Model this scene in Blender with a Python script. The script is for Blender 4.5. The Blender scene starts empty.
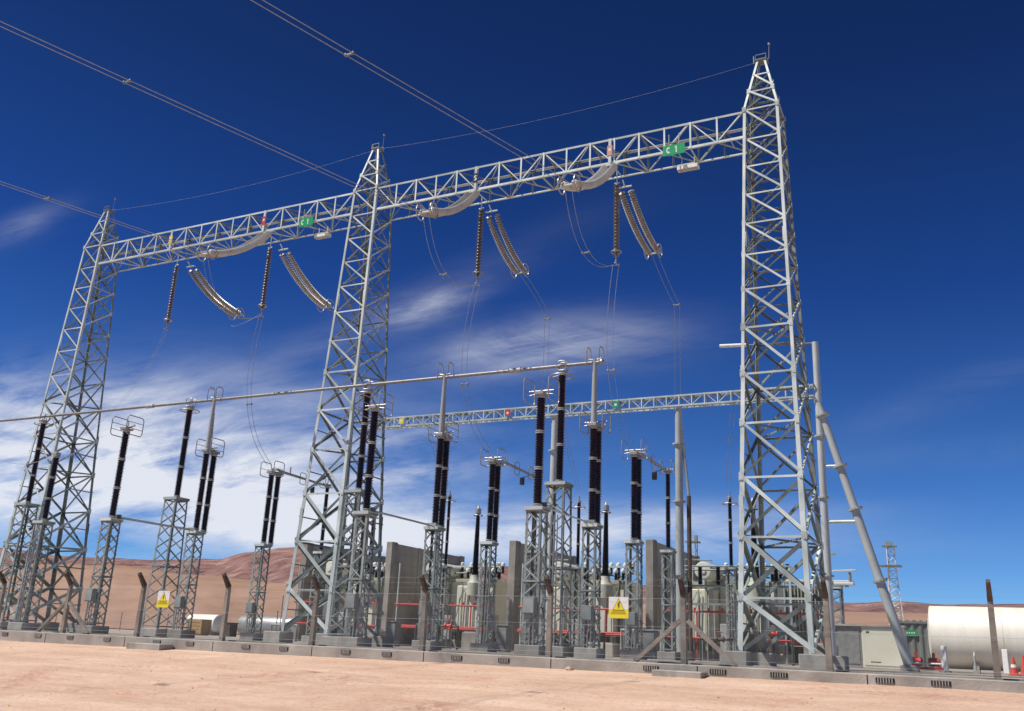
import bpy, math, random
from mathutils import Vector, Matrix
random.seed(7)
C = bpy.context.scene.collection
PI = math.pi
V = Vector

# ------------------------------------------------------------------ materials
def mat(name, col, col2=None, rough=.6, metal=0., scale=6., bump=0., bscale=None, spec=.5, detail=6, stretch=None, contrast=(.3,.7)):
    m = bpy.data.materials.new(name); m.use_nodes = True
    nt = m.node_tree; b = nt.nodes['Principled BSDF']
    b.inputs['Roughness'].default_value = rough
    b.inputs['Metallic'].default_value = metal
    b.inputs['Specular IOR Level'].default_value = spec
    tc = nt.nodes.new('ShaderNodeTexCoord'); src = tc.outputs['Object']
    if stretch:
        mp = nt.nodes.new('ShaderNodeMapping'); mp.inputs['Scale'].default_value = stretch
        nt.links.new(src, mp.inputs[0]); src = mp.outputs[0]
    n = nt.nodes.new('ShaderNodeTexNoise'); n.inputs['Scale'].default_value = scale
    n.inputs['Detail'].default_value = detail
    nt.links.new(src, n.inputs['Vector'])
    r = nt.nodes.new('ShaderNodeValToRGB')
    r.color_ramp.elements[0].position = contrast[0]; r.color_ramp.elements[1].position = contrast[1]
    r.color_ramp.elements[0].color = (*col, 1)
    r.color_ramp.elements[1].color = (*(col2 or tuple(c*1.18 for c in col)), 1)
    nt.links.new(n.outputs['Fac'], r.inputs[0])
    if 'galvanised' in name or 'disc' in name or 'porcelain' in name or 'concrete' in name:
        oi=nt.nodes.new('ShaderNodeObjectInfo'); mr=nt.nodes.new('ShaderNodeMapRange'); mr.inputs['To Min'].default_value=.72; mr.inputs['To Max'].default_value=1.12
        nt.links.new(oi.outputs['Random'],mr.inputs['Value'])
        mx=nt.nodes.new('ShaderNodeMix'); mx.data_type='RGBA'; mx.blend_type='MULTIPLY'; mx.inputs['Factor'].default_value=1
        nt.links.new(r.outputs[0],mx.inputs['A']); nt.links.new(mr.outputs[0],mx.inputs['B']); nt.links.new(mx.outputs['Result'],b.inputs['Base Color'])
    else: nt.links.new(r.outputs[0], b.inputs['Base Color'])
    if bump:
        n2 = nt.nodes.new('ShaderNodeTexNoise'); n2.inputs['Scale'].default_value = bscale or scale*4
        n2.inputs['Detail'].default_value = 5
        nt.links.new(src, n2.inputs['Vector'])
        bp = nt.nodes.new('ShaderNodeBump'); bp.inputs['Strength'].default_value = bump
        bp.inputs['Distance'].default_value = .03
        nt.links.new(n2.outputs['Fac'], bp.inputs['Height']); nt.links.new(bp.outputs[0], b.inputs['Normal'])
    return m

M = {}
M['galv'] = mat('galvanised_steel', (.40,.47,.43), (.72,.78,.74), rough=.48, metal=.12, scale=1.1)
M['galv_shade'] = mat('shaded_galvanised_steel', (.085,.105,.10), (.20,.235,.225), rough=.65, metal=.2, scale=2.0)  # same zinc as galv, with shade painted into the colour of inner braces
M['galv_dark'] = mat('weathered_shaded_galvanised_steel', (.17,.20,.19), (.36,.40,.38), rough=.6, metal=.2, scale=2.3)  # weathered fittings; also painted shade on tower rear legs and back, side braces
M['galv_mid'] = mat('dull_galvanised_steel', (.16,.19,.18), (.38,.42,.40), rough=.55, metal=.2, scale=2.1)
M['alu'] = mat('aluminium_tube', (.30,.295,.28), (.42,.41,.385), rough=.45, metal=.45, scale=1.2)
M['pipe'] = mat('pale_galvanised_pipe', (.40,.43,.42), (.54,.56,.54), rough=.5, metal=.15, scale=.9)
M['cream_turret'] = mat('faded_cream_paint', (.40,.40,.33), (.50,.50,.42), rough=.55)
M['cable'] = mat('aluminium_conductor', (.26,.28,.31), (.36,.38,.41), rough=.6, metal=.1)
M['bus'] = mat('weathered_bus_tube', (.20,.20,.19), (.30,.295,.28), rough=.5, metal=.3)
M['porcelain'] = mat('brown_porcelain', (.020,.010,.008), (.040,.018,.013), rough=.22, scale=3, spec=.6)
M['bushing'] = mat('dark_bushing', (.012,.012,.013), (.022,.020,.020), rough=.3)
M['flange'] = mat('cement_grey_flange', (.32,.33,.32), (.48,.49,.47), rough=.6, metal=.2)
M['disc_brown'] = mat('brown_disc', (.085,.070,.058), (.17,.14,.115), rough=.3, scale=4)
M['disc_grey'] = mat('grey_disc', (.34,.34,.32), (.50,.49,.465), rough=.3, scale=4)
M['disc_pale'] = mat('pale_disc', (.44,.45,.42), (.58,.58,.55), rough=.32, scale=2)
M['conc'] = mat('cast_concrete', (.24,.22,.19), (.50,.46,.40), rough=.92, scale=.9, bump=.35, bscale=14)
M['conc_foot'] = mat('footing_concrete', (.24,.235,.21), (.38,.365,.33), rough=.92, scale=2, bump=.3, bscale=20)
M['conc_wall'] = mat('stained_precast_wall', (.27,.25,.215), (.42,.385,.33), rough=.95, scale=.8, bump=.3, bscale=12, stretch=(1,1,.5))
M['post'] = mat('fence_post_concrete', (.19,.165,.135), (.33,.295,.25), rough=.95, scale=2.2, bump=.4, bscale=30)
M['post_top'] = mat('rust_stained_shaded_concrete', (.065,.05,.042), (.14,.105,.08), rough=.95, scale=3)  # rust brown, darkened to paint in shade on the down-facing post arms
M['cream'] = mat('cream_paint', (.62,.62,.49), (.72,.71,.59), rough=.5, scale=.9)
M['cream_dark'] = mat('olive_paint', (.33,.34,.27), (.44,.45,.36), rough=.55, scale=1)
M['tank'] = mat('white_tank_paint', (.70,.65,.54), (.83,.79,.69), rough=.5, scale=.9, detail=10, stretch=(2.2,.5,.35))
M['white'] = mat('white_paint', (.68,.68,.65), (.80,.80,.77), rough=.5)
M['red'] = mat('red_paint', (.44,.022,.022), (.60,.04,.035), rough=.45)
M['orange'] = mat('orange_plastic', (.50,.05,.025), (.60,.08,.04), rough=.5)
M['dark'] = mat('dark_machinery', (.025,.027,.026), (.07,.07,.065), rough=.6, scale=5)
M['green_dark'] = mat('dark_green_paint', (.03,.055,.04), (.06,.085,.06), rough=.55)
M['shadow'] = mat('recess_shade_black', (.012,.011,.010), rough=.9)  # black colour stands in for shade inside drain openings; also fills joint gaps
M['sheet'] = mat('corrugated_grey_steel', (.15,.17,.155), (.22,.24,.22), rough=.55, metal=.1, scale=.8)
M['sheet_mottled'] = mat('mottled_grey_panel', (.17,.18,.175), (.28,.29,.28), rough=.6, scale=4)
M['wood'] = mat('crate_wood', (.35,.22,.09), (.48,.33,.16), rough=.8)
M['green_sign'] = mat('green_sign', (.0,.30,.10), (.0,.35,.12), rough=.4)
M['yellow'] = mat('yellow_sign', (.78,.64,.02), (.82,.68,.03), rough=.45)
M['sign_dark'] = mat('sign_print_dark', (.10,.09,.01), rough=.5)
M['sign_grey'] = mat('sign_print_olive', (.42,.36,.03), rough=.5)
M['black'] = mat('black_plate', (.012,.012,.014), rough=.4)
M['red_plate'] = mat('faded_red_plate', (.52,.22,.16), (.60,.30,.22), rough=.5)
M['rock'] = mat('pale_stone', (.36,.25,.18), (.52,.38,.29), rough=.95, scale=9, bump=.5)

# ------------------------------------------------------------------ mesh helpers
class MB:
    def __init__(s): s.v=[]; s.f=[]
    def add(s, vs, fs):
        b=len(s.v); s.v += [tuple(p) for p in vs]; s.f += [tuple(b+i for i in f) for f in fs]; return s
    def box(s, x0,x1,y0,y1,z0,z1):
        return s.add([(x0,y0,z0),(x1,y0,z0),(x1,y1,z0),(x0,y1,z0),(x0,y0,z1),(x1,y0,z1),(x1,y1,z1),(x0,y1,z1)],
            [(0,3,2,1),(4,5,6,7),(0,1,5,4),(1,2,6,5),(2,3,7,6),(3,0,4,7)])
    def cbox(s, x0,x1,y0,y1,z0,z1,c=.03):
        # box with chamfered vertical edges and top
        def ring(d,z): 
            return [(x0+d,y0,z),(x1-d,y0,z),(x1,y0+d,z),(x1,y1-d,z),(x1-d,y1,z),(x0+d,y1,z),(x0,y1-d,z),(x0,y0+d,z)]
        def ringi(d,z):
            return [(x0+d+c,y0+c,z),(x1-d-c,y0+c,z),(x1-c,y0+d+c,z),(x1-c,y1-d-c,z),(x1-d-c,y1-c,z),(x0+d+c,y1-c,z),(x0+c,y1-d-c,z),(x0+c,y0+d+c,z)]
        r=[ring(c,z0),ring(c,z1-c),ringi(c*.4,z1)]
        vs=sum(r,[]); fs=[]
        for k in range(2):
            for i in range(8): j=(i+1)%8; fs.append((k*8+i,k*8+j,k*8+8+j,k*8+8+i))
        fs.append(tuple(range(16,24))); fs.append(tuple(range(7,-1,-1)))
        return s.add(vs,fs)
    def prism(s, p, q, prof, d1, d2):
        # profile given as (a,b) along d1,d2
        n=len(prof); vs=[p+d1*a+d2*b for a,b in prof]+[q+d1*a+d2*b for a,b in prof]
        fs=[(i,(i+1)%n,n+(i+1)%n,n+i) for i in range(n)]
        fs.append(tuple(range(n-1,-1,-1))); fs.append(tuple(range(n,2*n)))
        return s.add(vs,fs)
    def angle(s, p, q, size, t, d1, d2):
        p=V(p); q=V(q); ax=(q-p).normalized()
        d1=V(d1); d1=(d1-ax*d1.dot(ax)).normalized()
        d2=V(d2); d2=(d2-ax*d2.dot(ax)); d2=(d2-d1*d2.dot(d1)).normalized()
        return s.prism(p,q,[(0,0),(size,0),(size,t),(t,t),(t,size),(0,size)],d1,d2)
    def bar(s, p, q, w, h=None, up=(0,0,1)):
        p=V(p); q=V(q); h=h or w; ax=(q-p).normalized(); up=V(up)
        if abs(ax.dot(up))>.98: up=V((1,0,0))
        d1=ax.cross(up).normalized(); d2=d1.cross(ax).normalized()
        return s.prism(p,q,[(-w/2,-h/2),(w/2,-h/2),(w/2,h/2),(-w/2,h/2)],d1,d2)
    def tube(s, pts, r, n=8, closed=False, cap=True):
        pts=[V(p) for p in pts]; m=len(pts); vs=[]; fs=[]
        rr = r if isinstance(r,(list,tuple)) else [r]*m
        prev=None
        for i,p in enumerate(pts):
            if closed: t=(pts[(i+1)%m]-pts[i-1]).normalized()
            elif i==0: t=(pts[1]-p).normalized()
            elif i==m-1: t=(p-pts[i-1]).normalized()
            else: t=(pts[i+1]-pts[i-1]).normalized()
            if prev is None:
                a=V((0,0,1)) if abs(t.z)<.9 else V((1,0,0))
                d1=t.cross(a).normalized()
            else:
                d1=(prev-t*prev.dot(t)).normalized()
            prev=d1; d2=t.cross(d1)
            for k in range(n):
                w=2*PI*k/n; vs.append(p+d1*(rr[i]*math.cos(w))+d2*(rr[i]*math.sin(w)))
        for i in range(m if closed else m-1):
            j=(i+1)%m
            for k in range(n):
                l=(k+1)%n; fs.append((i*n+k,i*n+l,j*n+l,j*n+k))
        if cap and not closed:
            fs.append(tuple(range(n-1,-1,-1))); fs.append(tuple((m-1)*n+k for k in range(n)))
        return s.add(vs,fs)
    def lathe(s, prof, o=(0,0,0), ax=(0,0,1), n=14):
        o=V(o); ax=V(ax).normalized(); a=V((1,0,0)) if abs(ax.x)<.9 else V((0,1,0))
        d1=ax.cross(a).normalized(); d2=ax.cross(d1); vs=[]; fs=[]; m=len(prof)
        for r,z in prof:
            for k in range(n):
                w=2*PI*k/n; vs.append(o+ax*z+d1*(r*math.cos(w))+d2*(r*math.sin(w)))
        for i in range(m-1):
            for k in range(n):
                l=(k+1)%n; fs.append((i*n+k,i*n+l,(i+1)*n+l,(i+1)*n+k))
        fs.append(tuple(range(n-1,-1,-1))); fs.append(tuple((m-1)*n+k for k in range(n)))
        return s.add(vs,fs)
    def mesh(s, name, m, smooth=False):
        me=bpy.data.meshes.new(name); me.from_pydata(s.v,[],s.f); me.materials.append(m)
        if smooth:
            me.shade_smooth() if hasattr(me,'shade_smooth') else None
            try: me.set_sharp_from_angle(angle=math.radians(38))
            except Exception: pass
        me.validate(); me.update(); return me
    def build(s, name, m, parent=None, loc=None, smooth=False):
        return link(name, s.mesh(name,m,smooth), parent, loc)

def link(name, me, parent=None, loc=None, rotz=0):
    o=bpy.data.objects.new(name, me); C.objects.link(o)
    if parent: o.parent=parent
    if loc is not None: o.location=loc
    if rotz: o.rotation_euler=(0,0,rotz)
    return o
def tag(o, label=None, cat=None, group=None, kind=None):
    if label: o['label']=label
    if cat: o['category']=cat
    if group: o['group']=group
    if kind: o['kind']=kind
    return o
def thing(name, loc, label, cat, group=None, rotz=0):
    o=bpy.data.objects.new(name,None); C.objects.link(o); o.location=loc; o.rotation_euler=(0,0,rotz)
    o.empty_display_size=.2
    return tag(o,label,cat,group)
def loop_pts(cx,cy,cz,a,b,r,plane='yz',seg=4):
    pts=[]
    for (sx,sz,a0) in ((1,1,0),(-1,1,90),(-1,-1,180),(1,-1,270)):
        for k in range(seg+1):
            w=math.radians(a0+90*k/seg)
            pts.append((sx*(a-r)+r*math.cos(w), sz*(b-r)+r*math.sin(w)))
    if plane=='yz': return [(cx,cy+p,cz+q) for p,q in pts]
    if plane=='xz': return [(cx+p,cy,cz+q) for p,q in pts]
    return [(cx+p,cy+q,cz) for p,q in pts]
def bez(p0,p1,p2,n=14):
    p0,p1,p2=V(p0),V(p1),V(p2)
    return [p0*(1-t)**2+p1*2*t*(1-t)+p2*t*t for t in [i/n for i in range(n+1)]]
def cat_curve(p,q,sag,n=24):
    p,q=V(p),V(q)
    return [p.lerp(q,i/n)-V((0,0,4*sag*(i/n)*(1-i/n))) for i in range(n+1)]

# ------------------------------------------------------------------ world / sun / camera
SUN_AZ=V((-.79,-.61,0)).normalized(); SUN_EL=math.radians(57)
sc=bpy.context.scene
w=bpy.data.worlds.new('World'); sc.world=w; w.use_nodes=True
nt=w.node_tree; N=nt.nodes; L=nt.links
bg=N['Background']; bg.inputs['Strength'].default_value=.10
sky=N.new('ShaderNodeTexSky'); sky.sky_type='NISHITA'; sky.sun_disc=False
sky.sun_elevation=SUN_EL; sky.sun_rotation=math.atan2(SUN_AZ.x,SUN_AZ.y)
sky.altitude=3900; sky.air_density=1.0; sky.dust_density=.25; sky.ozone_density=3.0
tc=N.new('ShaderNodeTexCoord'); sep=N.new('ShaderNodeSeparateXYZ'); L.new(tc.outputs['Generated'],sep.inputs[0])
def mth(op,a,b=None,c=None,clamp=False):
    n=N.new('ShaderNodeMath'); n.operation=op; n.use_clamp=clamp
    for i,x in enumerate((a,b,c)):
        if x is None: continue
        if isinstance(x,(int,float)): n.inputs[i].default_value=x
        else: L.new(x,n.inputs[i])
    return n.outputs[0]
X_,Y_,Z_=sep.outputs
yc=mth('MAXIMUM',Y_,.08)
u=mth('DIVIDE',X_,yc); h=mth('DIVIDE',Z_,yc)
# cirrus patches, streaked
comb=N.new('ShaderNodeCombineXYZ')
L.new(mth('ADD',u,mth('MULTIPLY',h,.9)),comb.inputs[0]); L.new(mth('MULTIPLY',h,3.2),comb.inputs[1])
nz=N.new('ShaderNodeTexNoise'); nz.inputs['Scale'].default_value=2.6; nz.inputs['Detail'].default_value=9
nz.inputs['Roughness'].default_value=.6; nz.inputs['Distortion'].default_value=.7; L.new(comb.outputs[0],nz.inputs['Vector'])
comb2=N.new('ShaderNodeCombineXYZ')
L.new(mth('ADD',mth('MULTIPLY',u,.8),h),comb2.inputs[0]); L.new(mth('SUBTRACT',mth('MULTIPLY',h,5.5),mth('MULTIPLY',u,.5)),comb2.inputs[1])
nz2=N.new('ShaderNodeTexNoise'); nz2.inputs['Scale'].default_value=4.5; nz2.inputs['Detail'].default_value=8
nz2.inputs['Roughness'].default_value=.7; nz2.inputs['Distortion'].default_value=.4; L.new(comb2.outputs[0],nz2.inputs['Vector'])
def blob(cu,ch,ru,rh,amp,tilt=0.):
    du=mth('SUBTRACT',u,cu); dh=mth('SUBTRACT',mth('SUBTRACT',h,ch),mth('MULTIPLY',du,tilt))
    a=mth('POWER',mth('DIVIDE',mth('ABSOLUTE',du),ru),2); b=mth('POWER',mth('DIVIDE',mth('ABSOLUTE',dh),rh),2)
    return mth('MULTIPLY',mth('EXPONENT',mth('MULTIPLY',mth('ADD',a,b),-1)),amp)
blobs=[(-1.55,.245,.48,.115,1.35,-.02),(-1.05,.225,.36,.075,1.15,-.10),(-1.25,.34,.40,.05,.55,-.1),(-.47,.355,.13,.032,.72,.0),
       (-.645,.43,.065,.020,.70,.15),(-1.55,.70,.10,.03,.22,.1),(-.60,.130,.30,.028,1.35,-.02),(-.74,.25,.16,.014,.40,.05),
       (-.36,.115,.16,.018,.55,0),(-.88,.165,.22,.045,.85,-.06),(-.06,.20,.25,.015,.05,.02),(-.02,.26,.12,.02,.07,.3),(-.80,.40,.3,.03,.10,.3),(-.30,.145,.14,.012,.35,.0),(-.66,.205,.09,.013,.75,.03)]
tot=None
for b in blobs:
    o=blob(*b); tot=o if tot is None else mth('ADD',tot,o)
n_=mth('ADD',mth('MULTIPLY',nz.outputs['Fac'],.62),mth('MULTIPLY',nz2.outputs['Fac'],.38))
dens=mth('MULTIPLY',tot,mth('MULTIPLY',mth('SUBTRACT',n_,.37),4.2),clamp=True)
front=mth('MULTIPLY',mth('SUBTRACT',Y_,.08),6,clamp=True)
dens=mth('MULTIPLY',mth('MULTIPLY',dens,front),.87)
# slight deepening of the zenith blue (thin high-altitude air)
mixd=N.new('ShaderNodeMix'); mixd.data_type='RGBA'; mixd.blend_type='MULTIPLY'; mixd.inputs['Factor'].default_value=1
ramp=N.new('ShaderNodeValToRGB'); L.new(Z_,ramp.inputs[0])
e=ramp.color_ramp.elements
e[0].position=0; e[0].color=(.62,.90,1.14,1)
e[1].position=.75; e[1].color=(.09,.20,.42,1)
e2=e.new(.16); e2.color=(.34,.66,1.06,1)
e3=e.new(.36); e3.color=(.14,.37,.84,1)
e4=e.new(.55); e4.color=(.11,.25,.55,1)
L.new(sky.outputs[0],mixd.inputs['A']); L.new(ramp.outputs[0],mixd.inputs['B'])
mixc=N.new('ShaderNodeMix'); mixc.data_type='RGBA'
L.new(dens,mixc.inputs['Factor']); L.new(mixd.outputs['Result'],mixc.inputs['A'])
mixc.inputs['B'].default_value=(8.5,8.7,9.2,1)
L.new(mixc.outputs['Result'],bg.inputs['Color'])

sl=bpy.data.lights.new('sun','SUN'); sl.energy=5.3; sl.angle=math.radians(.5); sl.color=(1,.955,.89)
so=bpy.data.objects.new('sun',sl); C.objects.link(so)
sd=V((SUN_AZ.x*math.cos(SUN_EL),SUN_AZ.y*math.cos(SUN_EL),math.sin(SUN_EL)))
so.rotation_euler=sd.to_track_quat('Z','Y').to_euler(); so.location=(-20,-20,40)

f=935.; roll=math.radians(2.6); th=math.radians(17.24305); psi=math.radians(27.17715)
R0=V((1,0,0)); F0=V((0,math.cos(th),math.sin(th))); U0=V((0,-math.sin(th),math.cos(th)))
R=R0*math.cos(roll)+U0*math.sin(roll); U=-R0*math.sin(roll)+U0*math.cos(roll)
rz=Matrix.Rotation(psi,3,'Z'); R,U,F=rz@R,rz@U,rz@F0
cam=bpy.data.cameras.new('camera'); co=bpy.data.objects.new('camera',cam); C.objects.link(co)
mt=Matrix((R,U,-F)).transposed().to_4x4(); mt.translation=V((0,0,.25)); co.matrix_world=mt
cam.sensor_fit='HORIZONTAL'; cam.sensor_width=36; cam.lens=f/1024*36; cam.clip_end=30000; cam.clip_start=.1
sc.camera=co
sc.view_settings.view_transform='Standard'; sc.view_settings.look='None'; sc.view_settings.exposure=0

# ------------------------------------------------------------------ ground, hills
def noise(x,y=0,z=0): 
    from mathutils import noise as nn
    return nn.noise(V((x,y,z)))
def fbm(x,y,o=5):
    a=0;s=1;
    for i in range(o): a+=noise(x*s,y*s,i*7.3)/s; s*=2.03
    return a
def sand_z(x,y):
    t=min(max((y-9)/(23.75-9),0),1); 
    edge=-.235-.0045*max(0,-x-2)-0*x
    base=-1.36+(edge+1.36)*t
    k=min(1,max(0,(23.7-y)/3))
    return base+(.05*noise(x*.35,y*.35)+.025*noise(x*1.3,y*1.3)+.018*noise(x*4,y*4)+.010*noise(x*9,y*9)-.05*sum(math.exp(-((y-(q0+(x+16)*q1))/.14)**2) for q0,q1 in ((14.2,.10),(15.9,.10),(18.6,-.06),(20.2,-.06))))*(.25+.75*k)
def grid(name,xs,ys,zf,m,kind='structure',smooth=True):
    nx,ny=len(xs),len(ys); vs=[(x,y,zf(x,y)) for y in ys for x in xs]
    fs=[(j*nx+i,j*nx+i+1,(j+1)*nx+i+1,(j+1)*nx+i) for j in range(ny-1) for i in range(nx-1)]
    b=MB(); b.add(vs,fs); me=b.mesh(name,m); 
    for p in me.polygons: p.use_smooth=True
    return tag(link(name,me),kind=kind)
def rng(a,b,n): return [a+(b-a)*i/(n-1) for i in range(n)]

# sand with tyre tracks and reddish damp patches
ms=bpy.data.materials.new('desert_sand'); ms.use_nodes=True; t_=ms.node_tree; bs=t_.nodes['Principled BSDF']
bs.inputs['Roughness'].default_value=.95; bs.inputs['Specular IOR Level'].default_value=.15
tcs=t_.nodes.new('ShaderNodeTexCoord')
def tn(scale,detail,vec=None,rough=.5,dist=0):
    n=t_.nodes.new('ShaderNodeTexNoise'); n.inputs['Scale'].default_value=scale; n.inputs['Detail'].default_value=detail
    n.inputs['Roughness'].default_value=rough; n.inputs['Distortion'].default_value=dist
    t_.links.new(vec or tcs.outputs['Object'],n.inputs['Vector']); return n.outputs['Fac']
def tr(src,stops):
    r=t_.nodes.new('ShaderNodeValToRGB'); t_.links.new(src,r.inputs[0]); el=r.color_ramp.elements
    el[0].position=stops[0][0]; el[0].color=(*stops[0][1],1); el[1].position=stops[-1][0]; el[1].color=(*stops[-1][1],1)
    for p,c in stops[1:-1]: x=el.new(p); x.color=(*c,1)
    return r.outputs[0]
def tmix(a,b,fac,mode='MIX'):
    m=t_.nodes.new('ShaderNodeMix'); m.data_type='RGBA'; m.blend_type=mode
    for s_,x in (('A',a),('B',b),('Factor',fac)):
        if isinstance(x,tuple): m.inputs[s_].default_value=(*x,1)
        elif isinstance(x,(int,float)): m.inputs[s_].default_value=x
        else: t_.links.new(x,m.inputs[s_])
    return m.outputs['Result']
mp=t_.nodes.new('ShaderNodeMapping'); mp.inputs['Rotation'].default_value=(0,0,.12); mp.inputs['Scale'].default_value=(.16,1.5,1)
t_.links.new(tcs.outputs['Object'],mp.inputs[0])
base=tr(tn(.5,8,rough=.65),[(.30,(.57,.385,.28)),(.52,(.635,.445,.33)),(.70,(.70,.51,.39))])
streak=tr(tn(1.1,6,mp.outputs[0],.6),[(.38,(.88,.84,.81)),(.60,(1.04,1.04,1.04))])
c1=tmix(base,streak,.8,'MULTIPLY')
speck=tr(tn(9,5,rough=.8),[(.36,(.55,.46,.42)),(.47,(1,1,1))])
c2=tmix(c1,speck,.5,'MULTIPLY')
patch=tr(tn(.42,7,rough=.75,dist=.5),[(.54,(0,0,0)),(.66,(1,1,1))])
fine=tr(tn(5,4,rough=.8),[(.45,(0,0,0)),(.55,(1,1,1))])
pf=tmix(patch,fine,1.,'MULTIPLY')
c3=tmix(c2,(.50,.27,.19),pf)
spx=t_.nodes.new('ShaderNodeSeparateXYZ'); t_.links.new(tcs.outputs['Object'],spx.inputs[0])
def tm(op,a,b=None,clamp=False):
    n=t_.nodes.new('ShaderNodeMath'); n.operation=op; n.use_clamp=clamp
    for i,x in enumerate((a,b)):
        if x is None: continue
        if isinstance(x,(int,float)): n.inputs[i].default_value=x
        else: t_.links.new(x,n.inputs[i])
    return n.outputs[0]
def spot(cx,cy,rx,ry,k):
    a=tm('POWER',tm('ABSOLUTE',tm('DIVIDE',tm('SUBTRACT',tm('SUBTRACT',spx.outputs[0],cx),tm('MULTIPLY',tm('SUBTRACT',spx.outputs[1],cy),k)),rx)),2); b=tm('POWER',tm('ABSOLUTE',tm('DIVIDE',tm('SUBTRACT',spx.outputs[1],cy),ry)),2)
    return tm('EXPONENT',tm('MULTIPLY',tm('ADD',a,b),-1))
msk=None
for q in ((-19.9,18.4,.9,1.4,-.55),(-2.5,22.3,.8,.7,0),(-.8,22.1,1.0,.5,0),(-19.2,14.5,.35,2.2,-.9),(-24,16.5,.4,2.5,-.9),(-9,15.5,1.6,.5,0),(-13.5,19,1.5,.6,0)):
    o_=spot(*q); msk=o_ if msk is None else tm('ADD',msk,o_)
grit=tm('MULTIPLY',tm('SUBTRACT',tn(6,6,rough=.75),.47),7,True)
c3=tmix(c3,(.36,.19,.135),tm('MULTIPLY',tm('MULTIPLY',msk,grit),.75,True))
t_.links.new(c3,bs.inputs['Base Color'])
bpn=t_.nodes.new('ShaderNodeBump'); bpn.inputs['Strength'].default_value=.8; bpn.inputs['Distance'].default_value=.05
t_.links.new(tn(7,8,rough=.75),bpn.inputs['Height']); t_.links.new(bpn.outputs[0],bs.inputs['Normal'])
M['sand']=ms
grid('sand_ground', rng(-62,24,345), rng(-14,23.82,240), sand_z, ms)

M['gravel']=mat('yard_gravel',(.24,.21,.18),(.42,.37,.31),rough=.95,scale=14,bump=.5,bscale=30)
M['plain']=mat('desert_plain',(.42,.27,.16),(.58,.41,.27),rough=.97,scale=.05,bump=.1,bscale=.8)
grid('yard_ground', [-140,60], [24.05,112], lambda x,y:-.02, M['gravel'])
grid('desert_ground', rng(-9000,6000,16), [-4000,-14.2], lambda x,y:-1.5, M['plain'])
grid('desert_plain', rng(-9000,6000,60), [112.2,200,400,800,1500,3000,9000], lambda x,y:-.03-(.4 if y>112.5 else 0), M['plain'])
grid('side_ground', [-9000,-140.2], [-14,112], lambda x,y:-.6, M['plain'])
grid('side_ground', [60.2,6000], [-14,112], lambda x,y:-.6, M['plain'])

def hill_mat(name,cols,scale,bd=45):
    m=bpy.data.materials.new(name); m.use_nodes=True; nt=m.node_tree; b=nt.nodes['Principled BSDF']
    b.inputs['Roughness'].default_value=1; b.inputs['Specular IOR Level'].default_value=.05
    tc=nt.nodes.new('ShaderNodeTexCoord'); mp=nt.nodes.new('ShaderNodeMapping'); mp.inputs['Scale'].default_value=(1,1,3)
    nt.links.new(tc.outputs['Object'],mp.inputs[0])
    n=nt.nodes.new('ShaderNodeTexNoise'); n.inputs['Scale'].default_value=scale; n.inputs['Detail'].default_value=9; n.inputs['Roughness'].default_value=.62
    n.inputs['Distortion'].default_value=.8
    nt.links.new(mp.outputs[0],n.inputs['Vector']); r=nt.nodes.new('ShaderNodeValToRGB'); nt.links.new(n.outputs['Fac'],r.inputs[0])
    el=r.color_ramp.elements; k=len(cols)
    el[0].position=.3; el[0].color=(*cols[0],1); el[1].position=.72; el[1].color=(*cols[-1],1)
    for i in range(1,k-1): x=el.new(.3+.42*i/(k-1)); x.color=(*cols[i],1)
    nt.links.new(r.outputs[0],b.inputs['Base Color'])
    bp=nt.nodes.new('ShaderNodeBump'); bp.inputs['Strength'].default_value=1; bp.inputs['Distance'].default_value=bd
    n2=nt.nodes.new('ShaderNodeTexNoise'); n2.inputs['Scale'].default_value=scale*1.6; n2.inputs['Detail'].default_value=10; n2.inputs['Roughness'].default_value=.6; n2.inputs['Distortion'].default_value=1.2
    nt.links.new(tc.outputs['Object'],n2.inputs['Vector']); nt.links.new(n2.outputs['Fac'],bp.inputs['Height']); nt.links.new(bp.outputs[0],b.inputs['Normal']); return m
M['hill_near']=hill_mat('brown_slope',[(.29,.175,.12),(.335,.21,.15),(.385,.25,.185)],.004,7)
M['hill_far']=hill_mat('red_mountain',[(.12,.065,.07),(.235,.13,.12),(.32,.19,.165),(.48,.34,.28)],.005,60)
def interp(tab,x):
    if x<=tab[0][0]: return tab[0][1]
    for (a,b),(c,d) in zip(tab,tab[1:]):
        if x<=c: t=(x-a)/(c-a); t=t*t*(3-2*t); return b+(d-b)*t
    return tab[-1][1]
SKYL=[(-3,.10),(-1.9,.12),(-1.42,.1147),(-1.28,.1019),(-1.16,.0988),(-1.086,.096),(-.96,.0974),(-.9,.1067),(-.833,.1131),(-.767,.1114),(-.657,.0962),(-.54,.0892),(-.44,.0873),(-.34,.0696),(-.127,.0549),(-.081,.0576),(-.046,.0555),(.024,.057),(.5,.06),(2,.05)]
NEAR=[(-3,.09),(-1.5,.092),(-1.156,.0885),(-.986,.0755),(-.826,.066),(-.6,.058),(-.35,.05),(-.109,.0467),(-.055,.047),(0,.046),(.1,.038),(.6,.03),(2,.03)]
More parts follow.
